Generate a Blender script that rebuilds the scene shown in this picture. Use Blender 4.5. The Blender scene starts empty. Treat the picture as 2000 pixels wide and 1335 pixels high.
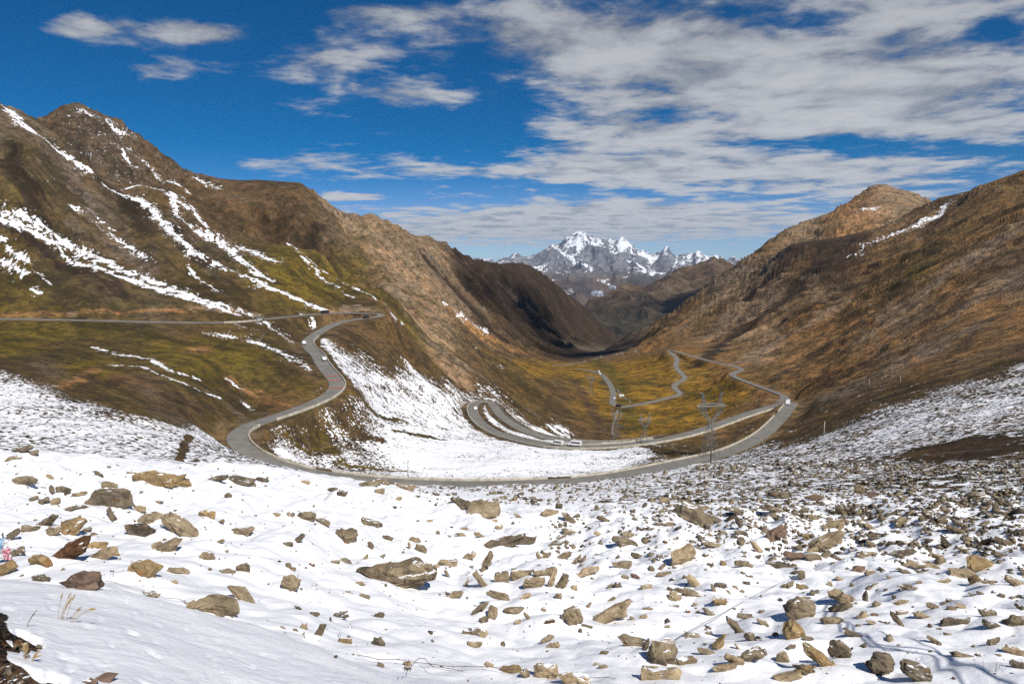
import bpy, bmesh, math, random
import numpy as np
from mathutils import Vector, Matrix

# ------------------------------------------------------------------ camera, sky, sun
SC = bpy.context.scene
COL = SC.collection
FPX, PCX, PCY = 1333.0, 1000.0, 667.5          # focal length and centre in photo pixels
PITCH = math.atan(167.5 / FPX)
cam_d = bpy.data.cameras.new('camera'); cam = bpy.data.objects.new('camera', cam_d); COL.objects.link(cam)
cam_d.sensor_width = 36.0; cam_d.lens = 36.0 * FPX / 2000.0
cam_d.clip_start = 0.1; cam_d.clip_end = 120000.0
cam.location = (0, 0, 0); cam.rotation_euler = (math.pi / 2 - PITCH, 0, 0)
SC.camera = cam
SUN_EL, SUN_AZ = math.radians(50), math.radians(145)   # azimuth clockwise from +Y (the view), so the right and a little behind
sun_d = bpy.data.lights.new('sun', 'SUN'); sun = bpy.data.objects.new('sun', sun_d); COL.objects.link(sun)
sun_d.energy = 5.0; sun_d.angle = math.radians(0.53); sun_d.color = (1.0, 0.955, 0.89)
SUN_DIR = Vector((math.sin(SUN_AZ) * math.cos(SUN_EL), math.cos(SUN_AZ) * math.cos(SUN_EL), math.sin(SUN_EL)))
sun.rotation_euler = SUN_DIR.to_track_quat('Z', 'Y').to_euler()
SC.view_settings.view_transform = 'Standard'; SC.view_settings.look = 'None'
SC.view_settings.exposure = 0.0; SC.view_settings.gamma = 1.0
SC.view_settings.use_curve_mapping = False
SC.render.engine = 'CYCLES'
cy = SC.cycles
cy.max_bounces = 4; cy.diffuse_bounces = 2; cy.glossy_bounces = 1; cy.transparent_max_bounces = 8
cy.volume_bounces = 0; cy.caustics_reflective = False; cy.caustics_refractive = False
cy.use_denoising = False; cy.denoising_input_passes = 'RGB_ALBEDO_NORMAL'; cy.denoising_prefilter = 'ACCURATE'; cy.use_adaptive_sampling = True; cy.adaptive_threshold = 0.01


SKY_PATCHES = [
 (310,135,110,28,.38),(640,118,150,60,.33),(812,188,120,30,.36),(600,215,90,18,.24),(570,318,220,32,.30),(270,60,150,34,.28),(730,22,120,32,.30),(420,66,80,26,.28),(120,50,80,28,.26),
 (870,335,140,16,.26),(1000,70,190,80,.26),(1100,50,220,70,.12),(1160,335,200,26,.22),(1260,250,260,110,.22),(1600,150,470,120,.34),(1800,190,300,90,.20),(1450,330,420,70,.26),(1750,345,300,45,.20),
 (1050,440,520,42,.50),(1300,420,300,30,.15),(1750,20,420,50,.22),(1950,255,160,30,.24),(1350,90,200,70,.14),(1640,235,160,30,.1),
 (1570,42,110,28,-.26),(1640,285,260,18,-.22),(1400,225,140,16,-.14),(950,235,110,80,-.16),(150,220,330,90,-.25),(40,80,90,120,-.20),(1950,50,70,25,-.20),(1230,300,60,12,-.1),(700,382,60,8,.22),(620,385,120,10,.25),(800,372,160,8,.14)]

class NT:
    """small helper to write node trees as expressions"""
    def __init__(s, tree): s.t = tree; s.t.nodes.clear()
    def n(s, typ, ins=None, **props):
        nd = s.t.nodes.new(typ)
        for k, v in props.items(): setattr(nd, k, v)
        for k, v in (ins or {}).items():
            sock = nd.inputs[k]
            if isinstance(v, bpy.types.NodeSocket): s.t.links.new(v, sock)
            else: sock.default_value = v
        return nd
    def math(s, op, a, b=0.0, c=0.0, clamp=False):
        nd = s.n('ShaderNodeMath', {0: a, 1: b, 2: c}, operation=op, use_clamp=clamp); return nd.outputs[0]
    def vmath(s, op, a, b=(0, 0, 0)):
        nd = s.n('ShaderNodeVectorMath', {0: a, 1: b}, operation=op)
        return nd.outputs['Value'] if op in ('LENGTH', 'DOT_PRODUCT', 'DISTANCE') else nd.outputs[0]
    def vscale(s, a, f):
        return s.n('ShaderNodeVectorMath', {0: a, 'Scale': f}, operation='SCALE').outputs[0]
    def noise(s, vec, scale, detail=4.0, rough=0.55, dist=0.0, typ='FBM', lac=2.0):
        return s.n('ShaderNodeTexNoise', {'Vector': vec, 'Scale': scale, 'Detail': detail, 'Roughness': rough,
                                          'Distortion': dist, 'Lacunarity': lac}, noise_type=typ).outputs['Fac']
    def ramp(s, fac, lo, hi, a=0.0, b=1.0, smooth=True):
        nd = s.n('ShaderNodeMapRange', {'Value': fac, 'From Min': lo, 'From Max': hi, 'To Min': a, 'To Max': b},
                 interpolation_type='SMOOTHSTEP' if smooth else 'LINEAR', clamp=True)
        return nd.outputs[0]
    def mix(s, fac, a, b, blend='MIX'):
        nd = s.n('ShaderNodeMix', data_type='RGBA', blend_type=blend)
        for i, v in ((0, fac), (6, a), (7, b)):
            if isinstance(v, bpy.types.NodeSocket): s.t.links.new(v, nd.inputs[i])
            else: nd.inputs[i].default_value = v if i == 0 else (tuple(v) + (1,) if len(v) == 3 else v)
        return nd.outputs[2]
    def attr(s, name, out='Fac'):
        return s.n('ShaderNodeAttribute', attribute_name=name).outputs[out]


# ------------------------------------------------------------------ pixel -> world direction
_c, _s = math.cos(PITCH), math.sin(PITCH)
def ray(px, py):
    X = (px - PCX) / FPX; Y = -(py - PCY) / FPX
    fwd = _c + Y * _s; up = -_s + Y * _c
    return X / fwd, up / fwd          # u = x/y, s = z/y

def build_world():
    w = bpy.data.worlds.new('World'); SC.world = w; w.use_nodes = True
    g = NT(w.node_tree)
    sky = g.n('ShaderNodeTexSky', sky_type='NISHITA', sun_disc=False, sun_elevation=SUN_EL, sun_rotation=SUN_AZ,
              altitude=4200.0, air_density=1.0, dust_density=0.3, ozone_density=3.0)
    tc = g.n('ShaderNodeTexCoord')
    sep = g.n('ShaderNodeSeparateXYZ', {0: tc.outputs['Generated']})
    x, y, z = sep.outputs
    # a cloud deck: direction -> where that ray meets a high level sheet of altocumulus
    zc = g.math('ADD', g.math('MAXIMUM', z, 0.0), 0.055)
    px = g.math('DIVIDE', x, zc); py = g.math('DIVIDE', y, zc)
    deck = g.n('ShaderNodeCombineXYZ', {0: px, 1: py, 2: 0.0}).outputs[0]
    big = g.noise(deck, 0.34, 2.0, 0.5)
    mid = g.noise(g.vmath('MULTIPLY', deck, (1.0, 0.95, 1)), 2.0, 8.0, 0.58, 0.25)
    fine = g.noise(g.vmath('MULTIPLY', deck, (1.0, 1.15, 1)), 8.5, 5.0, 0.6, 0.2)
    # more cloud to the right and in a low band near the horizon, clear to the upper left
    az = g.math('DIVIDE', x, g.math('MAXIMUM', y, 0.05))
    el = g.math('DIVIDE', z, g.math('MAXIMUM', y, 0.05))
    # broken altocumulus: where in the sky it stands thick or thin (azimuth and height as slopes, radii, weight)
    azel = g.n('ShaderNodeCombineXYZ', {0: az, 1: el, 2: 0.0}).outputs[0]
    cov = g.math('MULTIPLY', g.math('SUBTRACT', big, 0.5), 0.35)
    cov = g.math('ADD', cov, -0.20)
    for cx, cy_, rx, ry, wt in SKY_PATCHES:
        u_, s_ = ray(cx, cy_)
        dd = g.vmath('MULTIPLY', g.vmath('SUBTRACT', azel, (u_, s_, 0)), (FPX / rx, FPX / ry, 0))
        cov = g.math('ADD', cov, g.ramp(g.vmath('LENGTH', dd), 1.7, 0.0, 0.0, wt))
    f = g.math('ADD', g.math('ADD', g.math('MULTIPLY', mid, 0.95), g.math('MULTIPLY', fine, 0.34)), g.math('ADD', cov, -0.145))
    a = g.ramp(f, 0.42, 0.66)
    a = g.math('MULTIPLY', a, g.ramp(f, 0.38, 0.72, 0.60, 0.97))
    thick = g.ramp(f, 0.55, 0.85)
    upper = g.ramp(el, 0.03, 0.36)
    ccol = g.mix(upper, (0.52, 0.56, 0.62), (0.22, 0.245, 0.30))
    ccol = g.mix(g.math('MULTIPLY', thick, 0.55), ccol, (0.60, 0.61, 0.63))
    ccol = g.mix(g.ramp(fine, 0.35, 0.68, 0.0, 0.35), ccol, (0.25, 0.28, 0.34))
    ccol = g.mix(g.ramp(mid, 0.42, 0.62, 0.0, 0.42), ccol, (0.66, 0.67, 0.69)); ccol = g.mix(g.ramp(mid, 0.50, 0.36, 0.0, 0.40), ccol, (0.16, 0.185, 0.24))
    sat = g.ramp(el, 0.0, 0.12, 1.05, 1.50)
    gam = g.n('ShaderNodeHueSaturation', {'Color': sky.outputs[0], 'Saturation': sat, 'Value': 1.0, 'Fac': 1.0, 'Hue': 0.5}).outputs[0]
    gam = g.mix(g.ramp(el, 0.16, 0.0), gam, g.mix(1.0, gam, (.74, .96, 1.28), 'MULTIPLY'))
    bg1 = g.n('ShaderNodeBackground', {'Color': gam, 'Strength': 0.074})
    bg2 = g.n('ShaderNodeBackground', {'Color': ccol, 'Strength': 1.0})
    mx = g.n('ShaderNodeMixShader', {0: a, 1: bg1.outputs[0], 2: bg2.outputs[0]})
    out = g.n('ShaderNodeOutputWorld', {'Surface': mx.outputs[0]})


build_world()

# ------------------------------------------------------------------ numpy noise
_rs = np.random.RandomState(7)
_PERM = _rs.permutation(4096).astype(np.int64)
_GA = _rs.rand(4096) * 2 * np.pi
_GX, _GY = np.cos(_GA).astype(np.float32), np.sin(_GA).astype(np.float32)

def gn(x, y, seed=0):
    xi = np.floor(x); yi = np.floor(y)
    fx = (x - xi).astype(np.float32); fy = (y - yi).astype(np.float32)
    xi = xi.astype(np.int64) + seed * 131; yi = yi.astype(np.int64) + seed * 57
    sx = fx * fx * fx * (fx * (fx * 6 - 15) + 10); sy = fy * fy * fy * (fy * (fy * 6 - 15) + 10)
    def h(a, b): return _PERM[(_PERM[a & 4095] + b) & 4095]
    def d(a, b, ox, oy):
        k = h(a, b); return _GX[k] * (fx - ox) + _GY[k] * (fy - oy)
    n0 = d(xi, yi, 0, 0); n1 = d(xi + 1, yi, 1, 0); n2 = d(xi, yi + 1, 0, 1); n3 = d(xi + 1, yi + 1, 1, 1)
    a = n0 + sx * (n1 - n0); b = n2 + sx * (n3 - n2)
    return (a + sy * (b - a)) * 1.5

def fbm(x, y, octv=5, seed=0, gain=0.5, lac=2.03):
    s = 0; a = 1.0
    for i in range(octv):
        s = s + a * gn(x, y, seed + i); x = x * lac + 3.1; y = y * lac - 1.7; a *= gain
    return s

def ridged(x, y, octv=5, seed=0, gain=0.5, lac=2.07):
    s = 0; a = 1.0; w = 1.0
    for i in range(octv):
        n = 1 - np.abs(gn(x, y, seed + i)) * 1.6
        n = n * np.abs(n) * w; s = s + a * n; w = np.clip(n * 1.6, 0, 1)
        x = x * lac + 1.3; y = y * lac + 5.9; a *= gain
    return s

def pt(px, py, d):
    u, s = ray(px, py); return (u, math.log(d), s)

class Field:
    """height field: s = z/y as a smooth function of (u = x/y, L = ln y), through surveyed points"""
    def __init__(f, pts, us, Ls, ku=2.2, smooth=0.0):
        P = np.array(pts, dtype=np.float64); f.us, f.Ls = us, Ls
        A = np.stack([P[:, 0] * ku, P[:, 1]], 1)
        n = len(P); D = np.sqrt(((A[:, None] - A[None]) ** 2).sum(-1) + 1e-4)
        M = np.zeros((n + 3, n + 3)); M[:n, :n] = -D + np.eye(n) * smooth
        M[:n, n] = 1; M[:n, n + 1:] = A; M[n, :n] = 1; M[n + 1:, :n] = A.T
        w = np.linalg.solve(M, np.concatenate([P[:, 2], np.zeros(3)]))
        U, L = np.meshgrid(us * ku, Ls); S = np.zeros(U.shape)
        for k in range(0, n, 40):
            a = A[k:k + 40]
            S -= (np.sqrt((U[..., None] - a[:, 0]) ** 2 + (L[..., None] - a[:, 1]) ** 2 + 1e-4) * w[k:k + len(a)]).sum(-1)
        f.S = S + w[n] + w[n + 1] * U + w[n + 2] * L
    def sample(f, u, L):
        return bil(f.us, f.Ls, f.S, u, L)

def bil(us, Ls, G, u, L):
    fu = np.clip((u - us[0]) / (us[1] - us[0]), 0, len(us) - 1.001); fl = np.clip((L - Ls[0]) / (Ls[1] - Ls[0]), 0, len(Ls) - 1.001)
    i = fu.astype(int); j = fl.astype(int); a = fu - i; b = fl - j
    if G.ndim == 3: a = a[..., None]; b = b[..., None]
    return (G[j, i] * (1 - a) + G[j, i + 1] * a) * (1 - b) + (G[j + 1, i] * (1 - a) + G[j + 1, i + 1] * a) * b

# ------------------------------------------------------------------ survey of the main valley
ROAD = [  # px, py, depth in metres: one road, upper left to the valley floor
 (-500,612,390),(-250,617,380),(0,622,378),(130,624,380),(250,627,385),(350,629,390),(450,629,400),(505,624,415),(560,618,428),(643,611,450),(700,611,472),
 (735,611,486),(750,614,486),(740,618,478),(700,622,464),(660,630,442),(632,643,422),(612,656,402),(599,668,386),(607,682,370),(620,692,352),(628,708,335),
 (645,730,314),(658,745,298),(660,756,288),(645,772,277),(610,788,264),(560,807,250),(510,822,239),(470,835,230),(457,848,224),(465,865,216),(485,882,208),
 (512,900,203),(550,912,202),(610,923,202),(680,934,203),(760,940,204),(850,945,205),(930,945,207),(1000,944,210),(1080,941,215),(1150,936,222),(1220,926,233),
 (1290,912,246),(1350,899,260),(1410,886,276),(1455,868,295),(1490,848,317),(1515,825,340),(1533,805,366),(1545,790,392),(1549,784,406),(1540,786,412),
 (1520,791,404),(1490,799,392),(1450,812,376),(1400,830,356),(1350,846,341),(1300,857,332),(1250,865,328),(1200,870,326),(1140,873,328),(1085,871,333),
 (1040,864,342),(1000,855,355),(965,843,372),(938,825,394),(924,805,420),(925,790,445),(938,784,466),(955,785,474),(966,793,462),(974,806,444),(995,823,420),
 (1030,843,400),(1070,855,390),(1120,862,386),(1180,865,388),(1230,862,396),(1290,855,410),(1340,845,428),(1400,830,455),(1460,812,490),(1510,793,530),
 (1533,776,572),(1520,768,600),(1490,757,640),(1455,744,680),(1430,733,715),(1436,727,735),(1448,720,765),(1420,712,805),(1380,703,855),(1345,693,920),
 (1320,686,970),(1308,684,990),(1312,690,960),(1322,700,915),(1320,715,865),(1330,728,828),(1338,738,800),(1325,746,778),(1316,752,765),(1322,762,742),
 (1330,769,727),(1310,775,716),(1270,785,698),(1230,792,686),(1208,794,684),(1196,786,704),(1198,770,752),(1192,752,815),(1182,738,870),(1172,729,915),
 (1155,724,960),(1130,720,1020)]

COLS = {  # px : (py, depth) from near to far; slopes that face the camera climb the picture, dips behind crests go back down
 -500: [(1335,2.6),(1150,6.0),(1190,8.5),(1100,12),(1000,17),(905,30),(885,36),(905,60),(860,110),(770,170),(680,260),(640,340),(590,410),(450,500),(280,590),(60,680),(120,850)],
 0: [(1335,2.5),(1230,3.3),(1135,5.6),(1165,7.5),(1100,10.5),(1000,16.5),(905,30),(884,36),(900,60),(868,95),(800,140),(722,215),(700,245),(650,320),(634,362),(612,388),(560,425),(450,490),(300,570),(197,640),(250,780),(300,950)],
 125: [(1335,2.7),(1250,3.4),(1147,5.4),(1180,7.5),(1100,10.7),(1000,16.5),(915,28),(892,36),(905,60),(860,105),(780,165),(735,225),(640,350),(612,394),(500,480),(370,565),(275,650),(300,760)],
 250: [(1335,2.9),(1250,3.7),(1163,5.3),(1195,7.4),(1100,11),(1000,17),(922,28),(903,35),(915,60),(890,85),(840,130),(790,185),(720,265),(650,345),(616,398),(520,480),(430,560),(357,650),(385,770)],
 375: [(1335,3.2),(1260,4.2),(1190,5.4),(1215,7.6),(1100,11.5),(1000,18),(930,28),(910,36),(922,62),(900,90),(855,150),(820,200),(760,250),(690,315),(643,375),(612,412),(520,490),(440,570),(402,650),(420,760)],
 500: [(1335,3.6),(1280,4.4),(1218,5.6),(1240,8),(1100,12.5),(1000,19),(930,30),(914,38),(925,70),(905,120),(800,268),(740,300),(680,345),(645,385),(605,440),(530,520),(470,640),(440,700)],
 625: [(1335,4.0),(1300,4.7),(1262,5.6),(1280,7.6),(1200,10.2),(1100,14),(1000,21),(945,33),(927,43),(936,80),(936,140),(905,222),(860,245),(800,268),(730,318),(640,430),(618,447),(600,470),(540,560),(480,680)],
 750: [(1335,4.6),(1312,5.2),(1330,7.5),(1250,9.3),(1100,15.5),(1000,23.5),(966,32),(950,46),(959,80),(953,140),(915,225),(850,265),(780,330),(700,400),(650,445),(590,510),(555,600),(500,760)],
 875: [(1335,7.4),(1200,11.8),(1100,17),(1000,28),(968,48),(957,90),(951,150),(900,250),(850,320),(780,400),(740,470),(700,560),(650,640)],
 1000: [(1335,8.0),(1200,12.5),(1100,18.5),(1000,32),(968,60),(957,110),(950,165),(905,240),(880,280),(862,325),(810,480),(780,560),(740,680),(712,790)],
 1125: [(1335,8.3),(1200,12.8),(1100,18.8),(1000,33),(960,65),(950,120),(945,180),(900,258),(885,290),(868,345),(858,560),(830,600),(790,690),(750,800),(712,1150),(700,1400)],
 1250: [(1335,8.4),(1200,13),(1100,19),(1000,33),(955,70),(940,130),(930,190),(890,275),(875,300),(873,450),(850,575),(800,668),(750,790),(715,960),(685,1250),(672,1500)],
 1375: [(1335,8.5),(1200,13),(1100,19),(1000,33),(950,70),(925,130),(905,200),(870,300),(848,332),(838,545),(800,630),(750,755),(710,850),(670,1050),(620,1300),(560,1560)],
 1500: [(1335,8.5),(1200,13),(1100,19),(1000,33),(950,60),(910,120),(880,200),(860,270),(820,420),(790,520),(775,560),(740,660),(700,780),(640,950),(580,1150),(530,1320)],
 1625: [(1335,8.4),(1200,12.8),(1100,18.5),(1000,32),(950,52),(900,105),(860,170),(820,240),(790,330),(760,430),(720,560),(680,680),(620,840),(560,1000),(500,1180)],
 1750: [(1335,8.2),(1200,12.4),(1100,18),(1000,30),(950,46),(900,80),(860,125),(800,200),(765,270),(740,330),(700,440),(650,560),(600,690),(540,860),(480,1050)],
 1875: [(1335,8.0),(1200,12),(1100,17.3),(1000,28),(950,42),(900,66),(850,105),(800,155),(740,240),(700,310),(640,430),(580,560),(500,750),(440,930)],
 2000: [(1335,7.8),(1200,11.6),(1100,16.5),(1000,26),(950,38),(900,57),(850,88),(800,130),(750,180),(712,230),(660,320),(600,430),(520,570),(440,740),(380,900)],
 2500: [(1335,7),(1200,10.5),(1100,15),(950,30),(850,60),(750,105),(650,170),(500,330),(350,520),(230,760)],
}
CREST = [  # ridge lines (px, py, depth, how far the picture drops behind the crest)
 [(-300,120,640,60),(0,195,642,60),(40,218,644,50),(75,236,648,45),(110,262,652,40),(150,300,655,35),(200,332,655,30),(245,355,655,28),(310,366,655,30),(360,381,655,32),(398,412,655,30),(437,441,658,26),(490,468,665,16),(545,490,672,10)],
 [(75,233,1080,70),(110,208,1100,70),(150,198,1120,70),(185,208,1120,70),(230,236,1120,60),(270,254,1120,60),(300,272,1120,60),(350,325,1120,60),(385,345,1130,60),(430,356,1140,60),(480,356,1100,60),(520,352,1070,60),(565,355,1040,60),(603,358,1010,60),
  (640,384,1060,60),(665,403,1110,60),(690,412,1180,60),(720,413,1280,60),(755,428,1380,60),(790,447,1480,60),(815,459,1560,60),(832,455,1620,60),(860,470,1720,60),(900,488,1860,60),(940,503,2020,50),(970,510,2140,50),(1000,508,2260,40),(1022,509,2380,40),(1055,526,2500,40),(1095,558,2640,40),(1130,588,2760,30),(1160,618,2860,25),(1190,645,2960,20),(1213,664,3040,14)],
 [(603,358,1010,5),(640,410,940,6),(672,450,880,8),(705,490,835,10),(740,525,795,12),(780,553,760,14),(820,573,730,16),(855,590,725,22),(875,615,735,22),(905,650,760,12),(940,676,810,6)],
 [(575,478,640,2),(595,491,630,2),(640,522,610,2),(696,558,580,2),(745,588,550,1)],
 [(1213,664,1650,20),(1235,652,1640,22),(1270,636,1640,22),(1310,612,1650,22),(1350,582,1660,24),(1390,552,1680,26),(1440,513,1720,40),(1470,490,1760,50),(1500,468,1800,50),(1535,443,1830,50),(1560,434,1840,50),(1600,420,1850,50),(1640,405,1860,50),(1670,383,1890,50),(1700,362,1920,50),(1722,356,1940,50),(1750,366,1930,50),(1790,376,1900,50),(1830,386,1880,50)],
 [(1830,384,1260,40),(1870,378,1230,60),(1905,369,1190,60),(1950,352,1130,60),(2000,333,1080,60),(2200,262,960,60),(2500,170,860,60)],
 [(1830,384,1260,26),(1795,405,1255,26),(1760,425,1255,26),(1725,440,1260,26),(1690,450,1270,24),(1640,462,1300,20),(1590,470,1330,18),(1545,476,1380,16),(1515,492,1420,12)],
]
EXTRA = [ # px, py, depth
 (150,235,1000),(250,300,960),(350,350,930),(450,400,900),(520,400,900),(560,420,860),(480,430,800),(600,400,880),(620,480,720),(660,520,660),(700,540,640),(600,520,560),(680,580,540),(720,600,500),
 (60,300,560),(60,500,450),(300,480,500),(200,560,430),(700,640,470),(760,660,480),(800,700,480),(850,740,470),(900,780,470),(880,720,560),(830,660,600),(780,620,560),(900,820,400),(850,830,330),(800,800,330),
 (620,440,830),(650,480,760),
 (720,470,1060),(760,500,1040),(800,520,1080),(850,530,1250),(850,560,1050),(900,560,1400),(900,600,1150),(950,560,1750),(950,620,1250),(1000,560,2050),(1000,620,1650),(1000,660,1300),(1050,600,2200),(1050,660,1650),(1050,690,1350),(1100,640,2300),(1100,680,1750),(1100,700,1400),(1150,660,2500),(1150,685,1900),(1190,668,2600),
 (1170,686,1700),(1200,680,1750),(1220,668,2500),(1230,664,3000),(1110,718,1120),(1200,700,1250),
 (1280,660,1300),(1330,640,1300),(1400,580,1450),(1450,560,1400),(1480,520,1550),(1560,470,1640),(1640,440,1680),(1700,420,1700),(1760,400,1720),(1650,425,1720),
 (1560,560,1080),(1700,500,1060),(1800,460,1050),(1900,420,960),(1560,620,900),
 (1560,790,370),(1600,785,350),(1580,810,320),(1560,850,260),(1540,870,220),(1510,850,285),
 (1470,835,345),(1440,850,325),(1380,868,305),(1330,876,295),(1490,815,380),
]
GAP = [(1213,690,3400),(1180,700,3500),(1260,700,3500),(1400,640,3500),(900,600,3500),(600,500,3500),(300,420,3500),(0,400,3500),(-500,400,3500),(1700,470,3500),(2000,460,3500),(2500,460,3500),
       (300,400,1500),(0,350,1500),(-300,350,1500),(600,450,1500),(600,480,2300),(300,430,2300),(800,520,2400),(1000,580,3100),(1100,640,3300),(1500,560,2300),(1700,470,2400),(2000,450,1500),(2000,470,2400),(1850,440,1500),(1350,640,2300),(1450,600,2200)]

def survey():
    P = []
    for px, lst in COLS.items():
        for py, d in lst: P.append(pt(px, py, d))
    for ln in CREST:
        for (a, b) in zip(ln[:-1], ln[1:]):
            n = max(1, int(abs(b[0] - a[0]) / 22))
            for i in range(n):
                t = i / n; c = [a[k] + (b[k] - a[k]) * t for k in range(4)]
                P.append(pt(c[0], c[1], c[2])); P.append(pt(c[0], c[1] + c[3] * .55, c[2] * 1.10)); P.append(pt(c[0], c[1] + c[3], c[2] * 1.25))
    for c in EXTRA: P.append(pt(*c))
    for c in GAP: P.append(pt(*c))
    for c in ROAD: P.append(pt(*c))
    for px in (200, 600, 1000, 1400, 1800): P.append((ray(px, 600)[0] * 1.2, math.log(1.4), -1.19))
    P.append((-1.3, math.log(1.4), -1.12)); P.append((1.3, math.log(1.4), -1.3))
    P.append(((900 - 1000) / 1333, math.log(4.2), -0.70)); P.append((0.35, math.log(4.5), -0.86)); P.append((0.7, math.log(4.5), -0.9))
    # drop near-duplicates
    out = []
    for p in P:
        if all((p[0] - q[0]) ** 2 * 4.8 + (p[1] - q[1]) ** 2 > 1.2e-4 for q in out): out.append(p)
    return out

US = np.linspace(-1.6, 1.6, 641); LS = np.linspace(math.log(1.3), math.log(3700), 900)
MAIN = Field(survey(), US, LS, smooth=0.004)

def gauss2(G, k):
    w = np.array([1, 4, 6, 4, 1]) / 16.0
    for _ in range(k):
        G = sum(w[i] * np.roll(np.pad(G, 2, mode='edge'), i - 2, 0) for i in range(5))[2:-2, 2:-2]
        G = sum(w[i] * np.roll(np.pad(G, 2, mode='edge'), i - 2, 1) for i in range(5))[2:-2, 2:-2]
    return G
MAIN.S = gauss2(MAIN.S, 1)

def at_uL(px, py, F=None, Lmin=0.0):
    """the first place where the sight line through a picture point meets the land: (u, L, s)"""
    F = F or MAIN
    u, s = ray(px, py)
    i = np.clip((u - F.us[0]) / (F.us[1] - F.us[0]), 0, len(F.us) - 1.001); k = int(i); a = i - k
    colS = F.S[:, k] * (1 - a) + F.S[:, k + 1] * a
    ok = np.where((colS >= s) & (F.Ls > Lmin))[0]
    if len(ok) == 0: return None
    j = ok[0]
    if j == 0: return u, F.Ls[0], s
    t = (s - colS[j - 1]) / max(1e-9, colS[j] - colS[j - 1])
    return u, F.Ls[j - 1] + min(max(t, 0), 1) * (F.Ls[j] - F.Ls[j - 1]), s
def at(px, py, F=None, Lmin=0.0):
    r = at_uL(px, py, F, Lmin)
    if r is None: return None
    d = math.exp(r[1]); return Vector((r[0] * d, d, r[2] * d))

# ------------------------------------------------------------------ ground cover, surveyed cell by cell
KIND = {  # base colour ('d': dark rock with the ridge's cloud shade painted in), snow bias, rockiness
 'o': ((.095,.068,.026), -.34, .30), 'y': ((.135,.102,.018), -.36, .08), 'g': ((.265,.158,.020), -.38, .0),
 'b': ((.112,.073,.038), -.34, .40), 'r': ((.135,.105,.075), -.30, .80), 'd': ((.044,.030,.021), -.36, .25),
 't': ((.270,.192,.120), -.33, .75), 'c': ((.265,.150,.062), -.34, .35), 'q': ((.135,.090,.050), -.16, .4),
 'p': ((.100,.066,.024), -.15, .3), 'm': ((.090,.062,.030), -.03, .4), 's': ((.085,.062,.032), .065, .4), 'z': ((.085,.062,.032), .105, .4), 'S': ((.10,.075,.045), .50, .3),
 'e': ((.195,.122,.055), -.36, .35), 'v': ((.105,.078,.050), -.15, .65),
 'k': ((.060,.036,.022), -.34, .6)}
COVER = {
 200: "r..b.....................................",
 240: "rrbvvb...................................",
 280: "rorvvvb..................................",
 320: "oroovvbr.................................",
 360: "oyrorbvbbbbbb.....................cc....e",
 400: "oyoorrobbbbbbbr................ttctttqeee",
 440: "oyorooorbbbbbrttr.............tttccqqeeee",
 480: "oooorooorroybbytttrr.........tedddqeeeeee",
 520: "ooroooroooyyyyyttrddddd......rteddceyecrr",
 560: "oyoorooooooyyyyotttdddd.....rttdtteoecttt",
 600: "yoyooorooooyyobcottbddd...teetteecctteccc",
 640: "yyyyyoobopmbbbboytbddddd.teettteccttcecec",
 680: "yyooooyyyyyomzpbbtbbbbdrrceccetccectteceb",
 720: "moryyooyyyyobzssspbbogggggggcceccectceepm",
 760: "ssmoooroobooyysssssmpobgggggggceerqppmmmm",
 800: "ssssmoobooocpmpssssmmobggggggeeepppmmmmsm",
 840: "sssssssssmpoosmssssssssbbgggeppppmmsmmmmm",
 880: "ssssssssmmpsspmszzzzzzzzsspppmmmmmmmpkkkp",
 915: "SSSSSSSSSSSSssmmzzzzzzzssmmsmmmmmmmmmmmmm",
 945: "SSSSSSSSSSSSSSSzsssssssssssmsmsmsmmmmmmmm",
 975: "SSSSSSSSSSSSSSSSSSSSSSzzsssssssssssmsmmmm",
 1010:"SSSSSSSSSSSSSSSSSSSSSSSSSSSSSSSzzssssssss",
 1060:"SSSSSSSSSSSSSSSSSSSSSSSSSSSSSSSSSSSSSzzzz",
 1130:"SSSSSSSSSSSSSSSSSSSSSSSSSSSSSSSSSSSSSSSSS",
 1230:"kSSSSSSSSSSSSSSSSSSSSSSSSSSSSSSSSSSSSSSSS",
 1270:"kSSSSSSSSSSSSSSSSSSSSSSSSSSSSSSSSSSSSSSSS",
 1330:"kkSSSSSSSSSSSSSSSSSSSSSSSSSSSSSSSSSSSSSSS",
}
def cover_points():
    P = []
    for py, row in COVER.items():
        row = row.ljust(41, row[-1])[:41]
        for i, ch in enumerate(row):
            if ch == '.': continue
            r = at_uL(i * 50, py)
            if r is None or r[1] > math.log(3500): continue
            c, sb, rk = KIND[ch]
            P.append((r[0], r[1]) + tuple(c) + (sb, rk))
            if i == 0: P.append((r[0] - .25, r[1]) + tuple(c) + (sb, rk))
            if i == 40: P.append((r[0] + .25, r[1]) + tuple(c) + (sb, rk))
    return np.array(P)
CP = cover_points()
UC = np.linspace(-1.6, 1.6, 400); LC = np.linspace(LS[0], LS[-1], 420)
def idw(CP):
    U, L = np.meshgrid(UC / .0375, LC / .11); num = np.zeros(U.shape + (5,)); den = np.zeros(U.shape)
    for p in CP:
        w = 1.0 / (((U - p[0] / .0375) ** 2 + (L - p[1] / .11) ** 2) ** 2 + .15)
        den += w; num += w[..., None] * p[2:]
    return num / den[..., None]
CG = idw(CP)

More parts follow.
